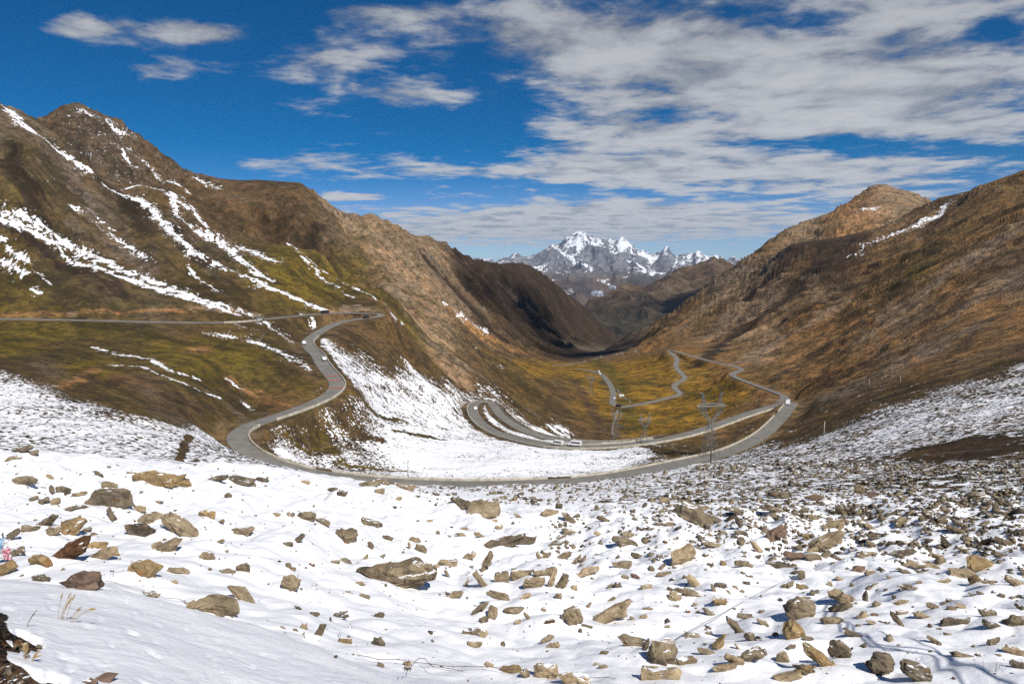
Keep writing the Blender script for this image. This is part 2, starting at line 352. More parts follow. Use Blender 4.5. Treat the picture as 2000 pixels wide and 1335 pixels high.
# long snow streaks lying in the gullies: (half width in photo pixels, strength, points)
STREAKS = [
 (8,.21,[(14,206),(40,228),(66,248),(112,282),(158,322),(205,354),(245,370),(280,389),(308,420),(343,458),(378,493),(437,520),(490,543),(560,575),(630,602)]),
 (5,.20,[(245,358),(280,362),(315,370),(358,383)]), (5,.22,[(332,378),(350,418),(402,453),(455,490),(497,519),(530,545)]),
 (8,.22,[(330,374),(360,400),(400,428),(437,455),(490,483),(542,508)]), (5,.2,[(370,395),(392,425),(430,470),(470,505),(520,540)]),
 (4,.16,[(140,406),(210,441),(262,479),(297,500)]), (3,.10,[(95,345),(130,372),(175,409),(224,441)]),
 (9,.20,[(0,400),(70,427),(122,458),(158,483),(210,507),(280,532),(350,563),(420,590),(483,612)]),
 (6,.22,[(0,417),(52,434),(105,462),(150,503),(210,525),(315,560),(385,584),(462,614)]),
 (6,.18,[(0,455),(21,478),(56,500)]), (7,.2,[(0,492),(28,510),(49,525)]), (4,.15,[(80,520),(101,547)]), (5,.15,[(60,552),(77,562)]),
 (9,.15,[(157,210),(192,220),(220,245),(241,252)]), (4,.12,[(245,272),(280,300),(315,335)]), (3,.14,[(231,282),(252,310),(276,331)]),
 (4,.14,[(273,296),(297,324),(318,342)]), (8,.20,[(322,292),(343,318),(371,333),(399,352),(420,364)]), (5,.15,[(329,335),(350,356),(374,377)]),
 (5,.20,[(563,470),(588,492),(630,521),(665,542),(700,562),(740,585)]), (4,.16,[(590,500),(640,545),(690,580)]), (4,.14,[(367,517),(385,538),(437,573)]),
 (6,.22,[(185,678),(249,694),(294,702),(333,724),(388,736)]), (5,.2,[(222,713),(277,718),(327,738),(374,754),(430,774)]),
 (4,.2,[(443,738),(466,754)]), (4,.18,[(474,782),(493,799)]), (8,.15,[(414,651),(485,664),(543,683),(591,706),(617,728)]),
 (8,.14,[(514,628),(550,651),(585,668)]), (4,.2,[(588,613),(618,640)]), (4,.3,[(629,712),(641,743),(627,764),(590,789)]),
 (9,.25,[(632,665),(650,690),(680,725),(720,760)]), (4,.16,[(865,586),(917,625),(950,648)]), (3,.14,[(866,589),(915,627),(950,655)]),
 (6,.20,[(1848,397),(1830,412),(1800,428)]), (5,.16,[(1800,432),(1740,456),(1690,476)]), (3,.13,[(1720,482),(1640,502)]), (3,.13,[(929,676),(995,718)]), (3,.12,[(764,617),(792,634)]), (5,.15,[(1825,912),(1853,904),(1920,896),(2000,887)]),
 (7,.14,[(1700,810),(1780,800),(1850,792),(1940,782)]), (3,.12,[(1845,415),(1870,400)]),
 (6,.2,[(1690,405),(1720,400)]), (5,.18,[(660,395),(690,420)]), (4,.22,[(735,420),(760,430),(778,442)]),
]
# bare ground bands: (half width px, strength, points, colour key)
BARE = [
 (4,.34,[(350,900),(358,880),(362,860),(372,850)],'b'), (9,.30,[(1840,915),(1900,905),(2000,895)],'k'), (5,.14,[(560,850),(600,880),(640,870)],'y'),
 (7,.13,[(640,800),(665,820),(700,845),(745,860)],'b'), (5,.12,[(660,770),(720,800),(790,820)],'y'), (4,.12,[(770,840),(830,848),(870,858)],'y'),
 (5,.16,[(630,850),(650,880),(665,900)],'y'), (4,.15,[(660,905),(720,912),(800,915)],'y'), (8,.13,[(1240,870),(1300,880),(1340,885)],'p'),
 (5,.2,[(1500,880),(1560,850),(1600,810)],'b'), (4,.12,[(1690,610),(1730,650),(1780,690)],'c'),
]
# rock ribs, scree bands and darker heath down the slopes, painted cloud shade on the valley ridge: (half width px, points, kind)
BANDS = [
 (8,[(1440,545),(1380,595),(1330,640)],'t'), (10,[(1720,545),(1680,575),(1620,605),(1530,655),(1440,705)],'t'), (13,[(1880,505),(1820,555),(1750,610),(1715,645)],'t'),
 (12,[(1990,435),(1940,478),(1890,520)],'t'), (9,[(1915,635),(1850,668),(1800,706)],'t'), (8,[(1560,545),(1500,590),(1455,625)],'t'), (8,[(1490,635),(1430,662),(1370,695)],'t'),
 (6,[(1640,660),(1560,705),(1500,735)],'c'), (8,[(1800,620),(1700,680),(1600,745),(1560,770)],'c'), (7,[(1660,570),(1600,600),(1540,630)],'c'), (10,[(1950,560),(1880,605),(1830,640)],'t'),
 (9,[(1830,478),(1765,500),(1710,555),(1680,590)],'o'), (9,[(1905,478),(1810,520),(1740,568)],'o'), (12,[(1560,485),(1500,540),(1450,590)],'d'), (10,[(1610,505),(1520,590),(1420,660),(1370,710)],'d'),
 (8,[(1700,620),(1600,680),(1510,740)],'b'), (9,[(1990,590),(1920,630),(1870,690)],'b'), (9,[(1760,520),(1650,560),(1560,610)],'b'), (7,[(1850,700),(1750,735),(1640,790)],'b'), (6,[(1780,650),(1690,700),(1600,760)],'b'),
 (8,[(1960,500),(1900,560),(1860,600)],'b'), (3,[(1680,600),(1720,645),(1760,680),(1790,702)],'c'),
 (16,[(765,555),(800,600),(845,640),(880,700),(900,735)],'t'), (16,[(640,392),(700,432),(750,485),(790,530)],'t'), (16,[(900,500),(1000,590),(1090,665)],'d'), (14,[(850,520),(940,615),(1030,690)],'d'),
 (10,[(880,600),(960,660),(1050,700)],'c'), (6,[(840,500),(900,560),(960,610)],'r'), (7,[(990,560),(1070,640),(1130,680)],'r'),
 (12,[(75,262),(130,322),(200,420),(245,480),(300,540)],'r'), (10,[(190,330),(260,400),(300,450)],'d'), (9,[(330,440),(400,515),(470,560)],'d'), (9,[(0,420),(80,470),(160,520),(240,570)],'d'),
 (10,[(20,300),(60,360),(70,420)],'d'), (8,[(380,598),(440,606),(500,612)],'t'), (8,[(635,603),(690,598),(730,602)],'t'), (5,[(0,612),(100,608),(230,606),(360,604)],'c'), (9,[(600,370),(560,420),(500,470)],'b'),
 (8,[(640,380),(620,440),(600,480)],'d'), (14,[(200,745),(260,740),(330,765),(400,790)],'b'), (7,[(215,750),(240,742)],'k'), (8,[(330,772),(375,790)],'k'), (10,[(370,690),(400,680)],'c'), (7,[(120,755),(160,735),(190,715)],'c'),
 (9,[(450,740),(520,780),(560,790)],'c'), (10,[(1160,700),(1210,760),(1230,820)],'y'), (7,[(1250,745),(1330,760),(1400,770)],'y'), (7,[(1120,740),(1150,790),(1180,840)],'b'), (8,[(1380,790),(1300,820),(1240,838)],'y'),
]

# ------------------------------------------------------------------ the land mesh
def smooth01(x, a, b):
    t = np.clip((x - a) / (b - a), 0, 1); return t * t * (3 - 2 * t)
def axis_rows():
    segs = [(1.4, 7, 110), (7, 40, 430), (40, 200, 260), (200, 1250, 640), (1250, 3650, 220)]
    r = []
    for a, b, n in segs: r.append(np.linspace(math.log(a), math.log(b), n, endpoint=False))
    return np.concatenate(r + [[math.log(3650)]])
UR = np.concatenate([np.linspace(-1.55, -.87, 45, endpoint=False), np.linspace(-.87, .87, 1160), np.linspace(.87, 1.55, 46)[1:]])
LR = axis_rows()
UU, LL = np.meshgrid(UR, LR)
YY = np.exp(LL); XX = UU * YY
BASE = bil(US, LS, MAIN.S, UU, LL) * YY
FLOW_A = (.83, -.56); FLOW_Q = (.56, .83)
def flow(x, y):
    wx = fbm(x / 260.0, y / 260.0, 3, 40) * 42; wy = fbm(x / 260.0, y / 260.0, 3, 50) * 42
    # gullies fan out a little with distance down the valley
    xx = x + wx; yy = y + wy
    return xx * FLOW_Q[0] + yy * FLOW_Q[1], xx * FLOW_A[0] + yy * FLOW_A[1]
FQ, FP = flow(XX, YY)

gy = np.gradient(BASE, axis=0) / np.maximum(np.gradient(YY, axis=0), 1e-6)
gx = np.gradient(BASE, axis=1) / np.maximum(np.gradient(XX, axis=1), 1e-6)
SLOPE = gauss2(np.sqrt(np.clip(gx * gx + gy * gy, 0, 9)), 3)

def relief():
    Z = BASE.copy()
    far = smooth01(YY, 150, 520); steep = smooth01(SLOPE, .22, .62) * .9 + .1
    m = far * steep
    A = np.clip(YY * .013, 0, 17)
    gul = ridged(FQ / 62.0, FP / 330.0, 4, 11) - 1.0
    gul2 = ridged(FQ / 19.0, FP / 95.0, 3, 23) - 1.0
    Z += m * (A * .72 * gul + A * .34 * gul2)
    ROCKY[:] = ROCKY + m * (gul * .45 + gul2 * .35)
    rock = fbm(XX / 30.0, YY / 30.0, 5, 31, .55)
    Z += m * A * .17 * rock
    crag = ridged(XX / 44.0, YY / 44.0, 5, 71, .55) - .9
    cr = smooth01(ROCKY, .3, .85) * far
    Z += cr * A * .16 * crag
    mid = smooth01(YY, 35, 110) * (1 - smooth01(YY, 420, 800))
    Z += mid * (fbm(XX / 26.0, YY / 26.0, 4, 61) * 1.1 + fbm(XX / 3.1, YY / 3.1, 3, 66, .6) * .20)
    near = 1 - smooth01(YY, 45, 90)
    bank = 1 - smooth01(YY, 5.2, 8.5)
    und = fbm(XX / 3.4, YY / 4.4, 3, 81) * .20 + fbm(XX / 1.05, YY / 1.2, 3, 85, .5) * .06 + (np.abs(gn(XX / 1.9, YY / 1.5, 88)) + np.abs(gn(XX / .9, YY / .8, 89)) * .45) * .17
    grow = smooth01(YY, 6, 22) * 1.25 + .75
    Z += near * (1 - bank * .78) * und * grow * (1 - .62 * smooth01(YY, 26, 42))
    soil = SOILM
    Z += soil * (fbm(XX / .16, YY / .16, 4, 90, .6) * .035 - .05)
    # footprints and wind marks in the near bank
    Z += bank * (1 - soil) * np.minimum(0, fbm(XX / .16, YY / .12, 2, 92) + .52) * .05
    return Z

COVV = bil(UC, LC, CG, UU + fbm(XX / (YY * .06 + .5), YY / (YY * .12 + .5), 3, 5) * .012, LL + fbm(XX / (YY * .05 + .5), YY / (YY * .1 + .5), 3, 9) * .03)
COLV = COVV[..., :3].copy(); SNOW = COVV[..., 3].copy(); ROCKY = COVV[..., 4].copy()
# bare soil at the foot of the bank, lower left
def soil_mask():
    m = np.zeros(XX.shape)
    for px, py, r in ((-60,1250,85),(10,1245,52),(35,1262,36),(-40,1330,110),(30,1335,72),(75,1338,50),(105,1345,32),(-200,1300,150)):
        p = at(px, py); d = np.hypot(XX - p.x, YY - p.y) * 1333 / p.y
        m = np.maximum(m, 1 - smooth01(d + fbm(XX / .22, YY / .22, 3, 95) * 30, r * .75, r * 1.0))
    return m
SOILM = soil_mask()

def seg_window(a, b, pad_m):
    """index window of the land grid that holds a segment with some metres round it"""
    y0 = max(1.41, min(a[1], b[1]) - pad_m); y1 = max(a[1], b[1]) + pad_m
    j0, j1 = np.searchsorted(LR, [math.log(y0), math.log(y1)])
    us = [(q[0] + dx) / y for q in (a, b) for dx in (-pad_m, pad_m) for y in (y0, y1)]
    i0, i1 = np.searchsorted(UR, [min(us), max(us)])
    return slice(max(0, j0 - 1), j1 + 1), slice(max(0, i0 - 1), i1 + 1)
def seg_dist(X, Y, a, b):
    dx, dy = b[0] - a[0], b[1] - a[1]; l2 = dx * dx + dy * dy + 1e-9
    t = np.clip(((X - a[0]) * dx + (Y - a[1]) * dy) / l2, 0, 1)
    return np.hypot(X - a[0] - t * dx, Y - a[1] - t * dy), t

def paint():
    add = np.full(XX.shape, -9.0)
    for hw, st, pts in STREAKS:
        W = [at(*p) for p in pts]
        for k in range(len(W) - 1):
            a, b = W[k], W[k + 1]
            if a is None or b is None or abs(a.y - b.y) > .45 * a.y: continue
            w = hw * 1.2 * .5 * (a.y + b.y) / 1333
            ws = seg_window(a, b, w * 4.5); X, Y = XX[ws], YY[ws]
            d, t = seg_dist(X, Y, a, b)
            d = d + w * .55 * fbm(X / (w * 2.2), Y / (w * 2.2), 2, 111)
            v = np.maximum(.055 + (st - .2) * .7 - np.clip((d - w * .1) / w, 0, 9) * .13, -.055 - np.clip(d / (w * 2.4), 0, 3) * .11)
            add[ws] = np.maximum(add[ws], v)
    m = (SNOW < .2) & (add > -.4)
    SNOW[m] = np.maximum(SNOW[m], add[m])
    for hw, pts, key in BANDS:
        W = [at(*p) for p in pts]; col = np.array(KIND[key][0]); rk = KIND[key][2]
        for k in range(len(W) - 1):
            a, b = W[k], W[k + 1]
            if a is None or b is None or abs(a.y - b.y) > .6 * a.y: continue
            w = hw * 1.8 * .5 * (a.y + b.y) / 1333
            ws = seg_window(a, b, w * 3); X, Y = XX[ws], YY[ws]
            d, t = seg_dist(X, Y, a, b)
            d = d + w * .9 * fbm(FQ[ws] / (w * 1.2), FP[ws] / (w * 4.0), 4, 141, .6)
            v = (1 - smooth01(d, w * .45, w * 1.4)) * .95
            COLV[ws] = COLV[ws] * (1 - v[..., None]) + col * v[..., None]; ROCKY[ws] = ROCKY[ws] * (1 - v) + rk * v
    for hw, st, pts, key in BARE:
        W = [at(*p) for p in pts]; col = np.array(KIND[key][0])
        for k in range(len(W) - 1):
            a, b = W[k], W[k + 1]
            if a is None or b is None or abs(a.y - b.y) > .6 * a.y: continue
            w = hw * 1.7 * .5 * (a.y + b.y) / 1333
            ws = seg_window(a, b, w * 2.5); X, Y = XX[ws], YY[ws]
            d, t = seg_dist(X, Y, a, b)
            d = d + w * .6 * fbm(X / (w * 1.6), Y / (w * 1.6), 2, 121)
            v = 1 - smooth01(d, w * .5, w * 1.5)
            SNOW[ws] = np.minimum(SNOW[ws], SNOW[ws] * (1 - v) + v * (-st)); COLV[ws] = COLV[ws] * (1 - v[..., None] * .8) + col * v[..., None] * .8
paint()
SNOW = np.where(SOILM > 0, SNOW * (1 - SOILM) + SOILM * -.40, SNOW)
COLV = COLV * (1 - SOILM[..., None]) + np.array([.115, .070, .042]) * SOILM[..., None]
ZZ = relief()

# ------------------------------------------------------------------ roads: one line, resampled every 4 m, then the land is graded to it
def catmull(P, step=4.0):
    P = np.array(P); out = []
    Q = np.concatenate([[2 * P[0] - P[1]], P, [2 * P[-1] - P[-2]]])
    for i in range(1, len(Q) - 2):
        a, b, c, d = Q[i - 1], Q[i], Q[i + 1], Q[i + 2]
        n = max(1, int(np.linalg.norm(c[:2] - b[:2]) / step))
        for k in range(n):
            t = k / n
            out.append(.5 * ((2 * b) + (-a + c) * t + (2 * a - 5 * b + 4 * c - d) * t * t + (-a + 3 * b - 3 * c + d) * t ** 3))
    out.append(P[-1]); return np.array(out)
def road_line():
    P = []
    for px, py, d in ROAD:
        u, s = ray(px, py); P.append((u * d, d, s * d))
    P = catmull(P)
    z = P[:, 2].copy()
    for _ in range(6): z[1:-1] = (z[:-2] + z[1:-1] * 2 + z[2:]) / 4
    P[:, 2] = z
    for _ in range(3): P[1:-1, :2] = (P[:-2, :2] + P[1:-1, :2] * 2 + P[2:, :2]) / 4
    return P
RL = road_line()
RH = 4.0      # half width of the bed
def grade():
    best = np.full(ZZ.shape, 1e9); zr = np.zeros(ZZ.shape)
    for k in range(len(RL) - 1):
        a, b = RL[k], RL[k + 1]
        ws = seg_window(a, b, 26); d, t = seg_dist(XX[ws], YY[ws], a, b)
        z = a[2] + (b[2] - a[2]) * t; m = d < best[ws]
        best[ws] = np.where(m, d, best[ws]); zr[ws] = np.where(m, z, zr[ws])
    m = best < 26
    t = smooth01(best, RH + .8, 17)
    dz = np.clip(ZZ - zr, -30, 30)
    new = np.where(best < RH + .8, zr - .28, zr - .28 + dz * t)
    Zn = np.where(m, new, ZZ)
    cut = m * (1 - smooth01(best + fbm(XX / 8, YY / 8, 2, 131) * 3, 6.0, 13.0))
    up = smooth01(dz, .2, 3.0)
    col = np.array([.190, .132, .070])
    k = (cut * (.25 + .6 * up))[..., None]
    COLV[:] = COLV * (1 - k) + col * k
    SNOW[:] = np.where(m, SNOW - (1 - smooth01(best, 4.0, 7.5)) * .5 - cut * up * .10, SNOW)
    return Zn, best
ZZ, RDIST = grade()
ZG = gauss2(ZZ, 1)

def zat(x, y):
    """height of the finished land"""
    u = x / y; i = np.clip(np.searchsorted(UR, u) - 1, 0, len(UR) - 2); a = (u - UR[i]) / (UR[i + 1] - UR[i])
    l = np.log(y); j = np.clip(np.searchsorted(LR, l) - 1, 0, len(LR) - 2); b = (l - LR[j]) / (LR[j + 1] - LR[j])
    return (ZZ[j, i] * (1 - a) + ZZ[j, i + 1] * a) * (1 - b) + (ZZ[j + 1, i] * (1 - a) + ZZ[j + 1, i + 1] * a) * b
def hit(px, py, Lmin=0.0):
    """where the sight line through a picture point meets the finished land"""
    u, s = ray(px, py)
    i = int(np.clip(np.searchsorted(UR, u) - 1, 0, len(UR) - 2)); a = (u - UR[i]) / (UR[i + 1] - UR[i])
    Y = np.exp(LR); sc = (ZZ[:, i] * (1 - a) + ZZ[:, i + 1] * a) / Y
    ok = np.where((sc >= s) & (LR > Lmin))[0]
    if len(ok) == 0: return None
    j = ok[0]
    if j == 0: d = Y[0]
    else:
        t = (s - sc[j - 1]) / max(1e-9, sc[j] - sc[j - 1]); d = Y[j - 1] + min(max(t, 0), 1) * (Y[j] - Y[j - 1])
    return Vector((u * d, d, float(zat(np.array(u * d), np.array(d)))))

# ------------------------------------------------------------------ mesh helpers
def tag(o, label=None, cat=None, group=None, kind=None):
    if label: o['label'] = label
    if cat: o['category'] = cat
    if group: o['group'] = group
    if kind: o['kind'] = kind
    return o
def grid_mesh(name, X, Y, Z, mat, attrs=None, rows=None, kind='structure'):
    if rows: X, Y, Z = X[rows], Y[rows], Z[rows]
    nr, nc = X.shape
    co = np.stack([X, Y, Z], -1).astype(np.float32).reshape(-1)
    me = bpy.data.meshes.new(name)
    me.vertices.add(nr * nc); me.vertices.foreach_set('co', co)
    j, i = np.meshgrid(np.arange(nr - 1), np.arange(nc - 1), indexing='ij')
    a = (j * nc + i).ravel(); q = np.stack([a, a + 1, a + nc + 1, a + nc], 1).astype(np.int32)
    nf = len(q); me.loops.add(nf * 4); me.loops.foreach_set('vertex_index', q.ravel())
    me.polygons.add(nf); me.polygons.foreach_set('loop_start', np.arange(0, nf * 4, 4, dtype=np.int32))
    me.polygons.foreach_set('use_smooth', np.ones(nf, dtype=bool))
    me.update(calc_edges=True)
    for an, (typ, arr) in (attrs or {}).items():
        if rows: arr = arr[rows]
        at_ = me.attributes.new(an, typ, 'POINT')
        if typ == 'FLOAT': at_.data.foreach_set('value', arr.astype(np.float32).ravel())
        elif typ == 'FLOAT_VECTOR': at_.data.foreach_set('vector', arr.astype(np.float32).ravel())
        else:
            c4 = np.ones(arr.shape[:-1] + (4,), np.float32); c4[..., :3] = arr; at_.data.foreach_set('color', c4.ravel())
    o = bpy.data.objects.new(name, me); COL.objects.link(o); me.materials.append(mat)
    if kind: o['kind'] = kind
    return o
def link(name, me, mat, parent=None):
    o = bpy.data.objects.new(name, me); COL.objects.link(o)
    if mat: me.materials.append(mat)
    if parent: o.parent = parent
    return o

# ------------------------------------------------------------------ materials of the land
def new_mat(name):
    m = bpy.data.materials.new(name); m.use_nodes = True; return m, NT(m.node_tree)
def mat_land():
    m, g = new_mat('land')
    pos = g.n('ShaderNodeNewGeometry').outputs['Position']
    base = g.attr('base', 'Color'); bias = g.attr('snow'); rocky = g.attr('rocky'); fl = g.attr('flow', 'Vector')
    f1 = g.noise(g.vmath('MULTIPLY', fl, (1 / 30., 1 / 150., 1)), 1.0, 7.0, .62, .3)      # long downslope bands
    f2 = g.noise(g.vmath('MULTIPLY', fl, (1 / 5.0, 1 / 22., 1)), 1.0, 5.0, .62, .3)
    n3 = g.noise(g.vscale(pos, 1 / 45.), 1.0, 9.0, .62)
    n4 = g.noise(g.vscale(pos, 1 / 2.2), 1.0, 5.0, .65)
    # vegetation and soil tone
    v = g.math('ADD', g.math('MULTIPLY', f1, .50), g.math('ADD', g.math('MULTIPLY', f2, .32), g.math('MULTIPLY', n3, .18)))
    c = g.mix(g.ramp(v, .41, .60), g.mix(1.0, base, (.50, .48, .46), 'MULTIPLY'), g.mix(1.0, base, (1.55, 1.42, 1.32), 'MULTIPLY'))
    c = g.mix(g.math('MULTIPLY', g.ramp(n3, .50, .62), .30), c, g.mix(1.0, base, (1.40, 1.02, .80), 'MULTIPLY'))
    c = g.mix(g.math('MULTIPLY', g.ramp(f2, .52, .40), .35), c, g.mix(1.0, base, (.75, .95, .62), 'MULTIPLY'))
    # bare rock and scree showing through
    rk = g.math('ADD', g.math('MULTIPLY', g.noise(g.vmath('MULTIPLY', fl, (1 / 24., 1 / 60., 1)), 1.0, 10.0, .66, .5), 1.0), g.math('MULTIPLY', g.math('SUBTRACT', rocky, .5), .26))
    rmask = g.ramp(rk, .525, .57)
    rt = g.noise(g.vscale(pos, 1 / 7.), 1.0, 8.0, .7)
    rcol = g.mix(g.ramp(rt, .38, .62), (.070, .058, .046), (.30, .235, .165))
    rcol = g.mix(.50, rcol, g.mix(1.0, base, (1.15, 1.12, 1.1), 'MULTIPLY'))
    c = g.mix(g.math('MULTIPLY', rmask, .8), c, rcol)
    c = g.mix(g.ramp(n4, .50, .66, 0, .75), c, (.030, .022, .015))
    n5 = g.noise(g.vscale(pos, 1 / 9.), 1.0, 7.0, .72)
    c = g.mix(g.ramp(n5, .49, .60, 0, .62), c, (.034, .026, .018)); c = g.mix(g.ramp(n5, .46, .36, 0, .45), c, g.mix(1.0, base, (1.9, 1.75, 1.6), 'MULTIPLY'))
    # snow lying in patches
    s1 = g.noise(pos, 1.05, 4.0, .62)
    s2 = g.noise(g.vmath('MULTIPLY', fl, (1 / 2.6, 1 / 9.0, 1)), 1.0, 4.0, .6, .2)
    s3 = g.noise(g.vscale(pos, 1 / 14.), 1.0, 3.0, .6)
    far = g.ramp(g.vmath('LENGTH', pos), 150, 420)
    vfar = g.ramp(g.vmath('LENGTH', pos), 380, 600)
    s1m = g.mix(far, s1, g.noise(pos, .75, 4.0, .62)); s1f = g.noise(pos, .36, 5.0, .66)
    sp = g.mix(g.math('MULTIPLY', far, .45), g.mix(vfar, s1m, s1f), s2)
    sv = g.math('ADD', g.math('ADD', g.math('MULTIPLY', g.math('SUBTRACT', sp, .5), 1.35), g.math('MULTIPLY', s3, .35)), g.math('ADD', bias, .325))
    sm = g.ramp(sv, .475, .525)
    scol = g.mix(g.ramp(g.noise(pos, .8, 4.0, .6), .35, .7), (.89, .89, .90), (.84, .845, .865))
    col = g.mix(sm, c, scol)
    hb = g.math('ADD', g.math('MULTIPLY', n4, .35), g.math('ADD', g.math('MULTIPLY', rt, .8), g.math('MULTIPLY', g.noise(pos, 1 / 1.0, 6.0, .7), .22)))
    bare = g.n('ShaderNodeBump', {'Strength': 1.0, 'Distance': 2.2, 'Height': hb})
    snb = g.n('ShaderNodeBump', {'Strength': .45, 'Distance': .14, 'Height': g.math('ADD', g.noise(pos, 1.6, 5.0, .6), g.math('MULTIPLY', sm, 1.2))})
    nrm = g.n('ShaderNodeMix', {0: sm, 4: bare.outputs[0], 5: snb.outputs[0]}, data_type='VECTOR').outputs[1]
    b = g.n('ShaderNodeBsdfPrincipled', {'Base Color': col, 'Roughness': g.ramp(sm, 0, 1, .95, .62), 'Normal': nrm, 'Specular IOR Level': .18})
    g.n('ShaderNodeOutputMaterial', {'Surface': b.outputs[0]})
    return m
M_LAND = mat_land()

def build_land():
    attrs = {'base': ('FLOAT_COLOR', COLV), 'snow': ('FLOAT', SNOW), 'rocky': ('FLOAT', ROCKY), 'flow': ('FLOAT_VECTOR', np.stack([FQ, FP, FQ * 0], -1))}
    grid_mesh('ground', XX, YY, ZZ, M_LAND, attrs)
    # the ground goes on behind the camera
    x = np.linspace(-60, 60, 60); y = np.linspace(-60, 1.42, 40); X, Y = np.meshgrid(x, y)
    Z = -1.66 - .10 * X * .3 + fbm(X / 5, Y / 5, 3, 3) * .15 * smooth01(-Y, 0, 6) - .08 * smooth01(Y, .5, 1.42)
    at2 = {'base': ('FLOAT_COLOR', np.broadcast_to(np.array([.1, .07, .045]), X.shape + (3,))), 'snow': ('FLOAT', np.full(X.shape, .3)),
           'rocky': ('FLOAT', np.full(X.shape, .3)), 'flow': ('FLOAT_VECTOR', np.stack([X, Y, X * 0], -1))}
    grid_mesh('snowfield', X, Y, Z, M_LAND, at2)

# ------------------------------------------------------------------ the boulders: px, py of the middle, width, height in photo pixels, look, tilt (degrees, right end down)
# looks: t tan, k dark, o ochre, r reddish, g grey-brown, u rusty, w white
NAMED = [  # short name used by the neighbours' labels, own label
 (214,977,80,36,'k',4,'the dark layered boulder','dark layered boulder with lichen spots and snow on its top, upper left snowfield'),
 (306,940,92,30,'o',3,'the lichen-spotted long boulder','long low tan boulder spotted with orange lichen near the brink of the left snowfield'),
 (350,1029,70,48,'t',28,'the pale wedge boulder','big pale tan wedge-shaped boulder with a pointed top, right of the dark round one'),
 (158,1141,80,38,'r',10,'the reddish slab','smooth reddish brown slab rising behind the crest of the near snow bank'),
 (425,1182,86,46,'g',14,'the block on the snow bank','big squarish grey-green block sitting on the crest of the near snow bank'),
 (470,1160,66,26,'t',52,'the slanted tan slab','long tan slab slanting steeply down to the right above the near snow bank'),
 (142,1085,74,58,'u',-30,'the crumbly rusty outcrop','crumbly rust-brown broken outcrop above the reddish slab'),
 (5,1112,46,40,'o',-30,'the overhanging left-edge boulder','olive tan boulder cut by the left edge, overhanging the near snow bank'),
 (780,1127,150,46,'k',0,'the long black boulder','very long rough blackish boulder with a raised right end, alone in open snow'),
 (992,1061,94,24,'k',-10,'the thin dark slab','thin dark wedge slab tapering to a point on its left, in open snow'),
 (943,998,64,34,'t',0,'the tan pyramid boulder','pyramid-shaped tan boulder standing clear of the snow in the middle distance'),
 (678,1051,38,28,'k',12,'the dark humped rock','dark humped rock with a white spot on its right side, in open snow'),
 (567,1146,38,38,'g',20,'the forked upright rock','upright brown rock split into two lobes with snow between them'),
 (1193,1203,78,50,'t',-32,'the tall leaning boulder','big tan boulder leaning up to the right with a dark left side'),
 (1119,1206,38,36,'t',0,'the rounded tan block','rounded tan block standing upright in open snow, left of the leaning boulder'),
 (1297,1279,62,54,'t',0,'the yellow-streaked block','tall block with a yellow lichen streak near the bottom edge'),
 (1375,1020,122,26,'g',26,'the log-shaped boulder','long log-shaped boulder lying down to the right on the upper snow slope'),
 (1336,1089,56,32,'t',-8,'the capped tan boulder','tan boulder with a flat brown cap and a rounded stone leaning on its front'),
 (1438,1231,46,26,'k',45,'the dark slanting rock','dark narrow rock slanting down to the right below the thin wire'),
 (1470,1286,48,42,'g',-25,'the orange-spotted boulder','knobbly grey-brown boulder with one bright orange lichen spot'),
 (1563,1190,72,46,'t',0,'the wide tan boulder','wide peaked tan boulder above the square ochre block'),
 (1603,1293,70,42,'o',38,'the orange block','big smooth orange-ochre block tilted down to the right near the bottom edge'),
 (1554,1232,44,38,'o',15,'the square ochre block','square ochre block just above the big orange one'),
 (1640,1276,44,34,'k',8,'the dark faceted rock','dark faceted rock with a lit tan face, right of the orange block'),
 (1725,1302,66,38,'k',20,'the paired dark rocks','pair of dark jagged rocks casting a blue shadow to the left, bottom edge'),
 (1790,1321,50,34,'k',5,'the blunt dark block','blunt dark brown block at the bottom edge with orange lichen'),
 (1619,1057,84,36,'t',-22,'the big ribbed slab','big ribbed tan slab rising to the right amid the rubble'),
 (1919,1106,56,30,'o',8,'the orange-flecked boulder','large rounded boulder flecked with orange on the right slope'),
 (1986,1209,34,36,'k',10,'the right-edge upright rock','upright grey-brown rock with a blue shadow at the right edge'),
 (1650,1170,66,34,'t',25,'the double-peaked boulder','double-peaked tan boulder with an upright slab against its right side'),
 (1847,1060,34,24,'k',48,'the dark tilted slab','dark thick slab tilted down to the right in the upper rubble'),
 (1740,1302,8,8,'k',0,'',''),
]
NAMED = [n for n in NAMED if n[6]]
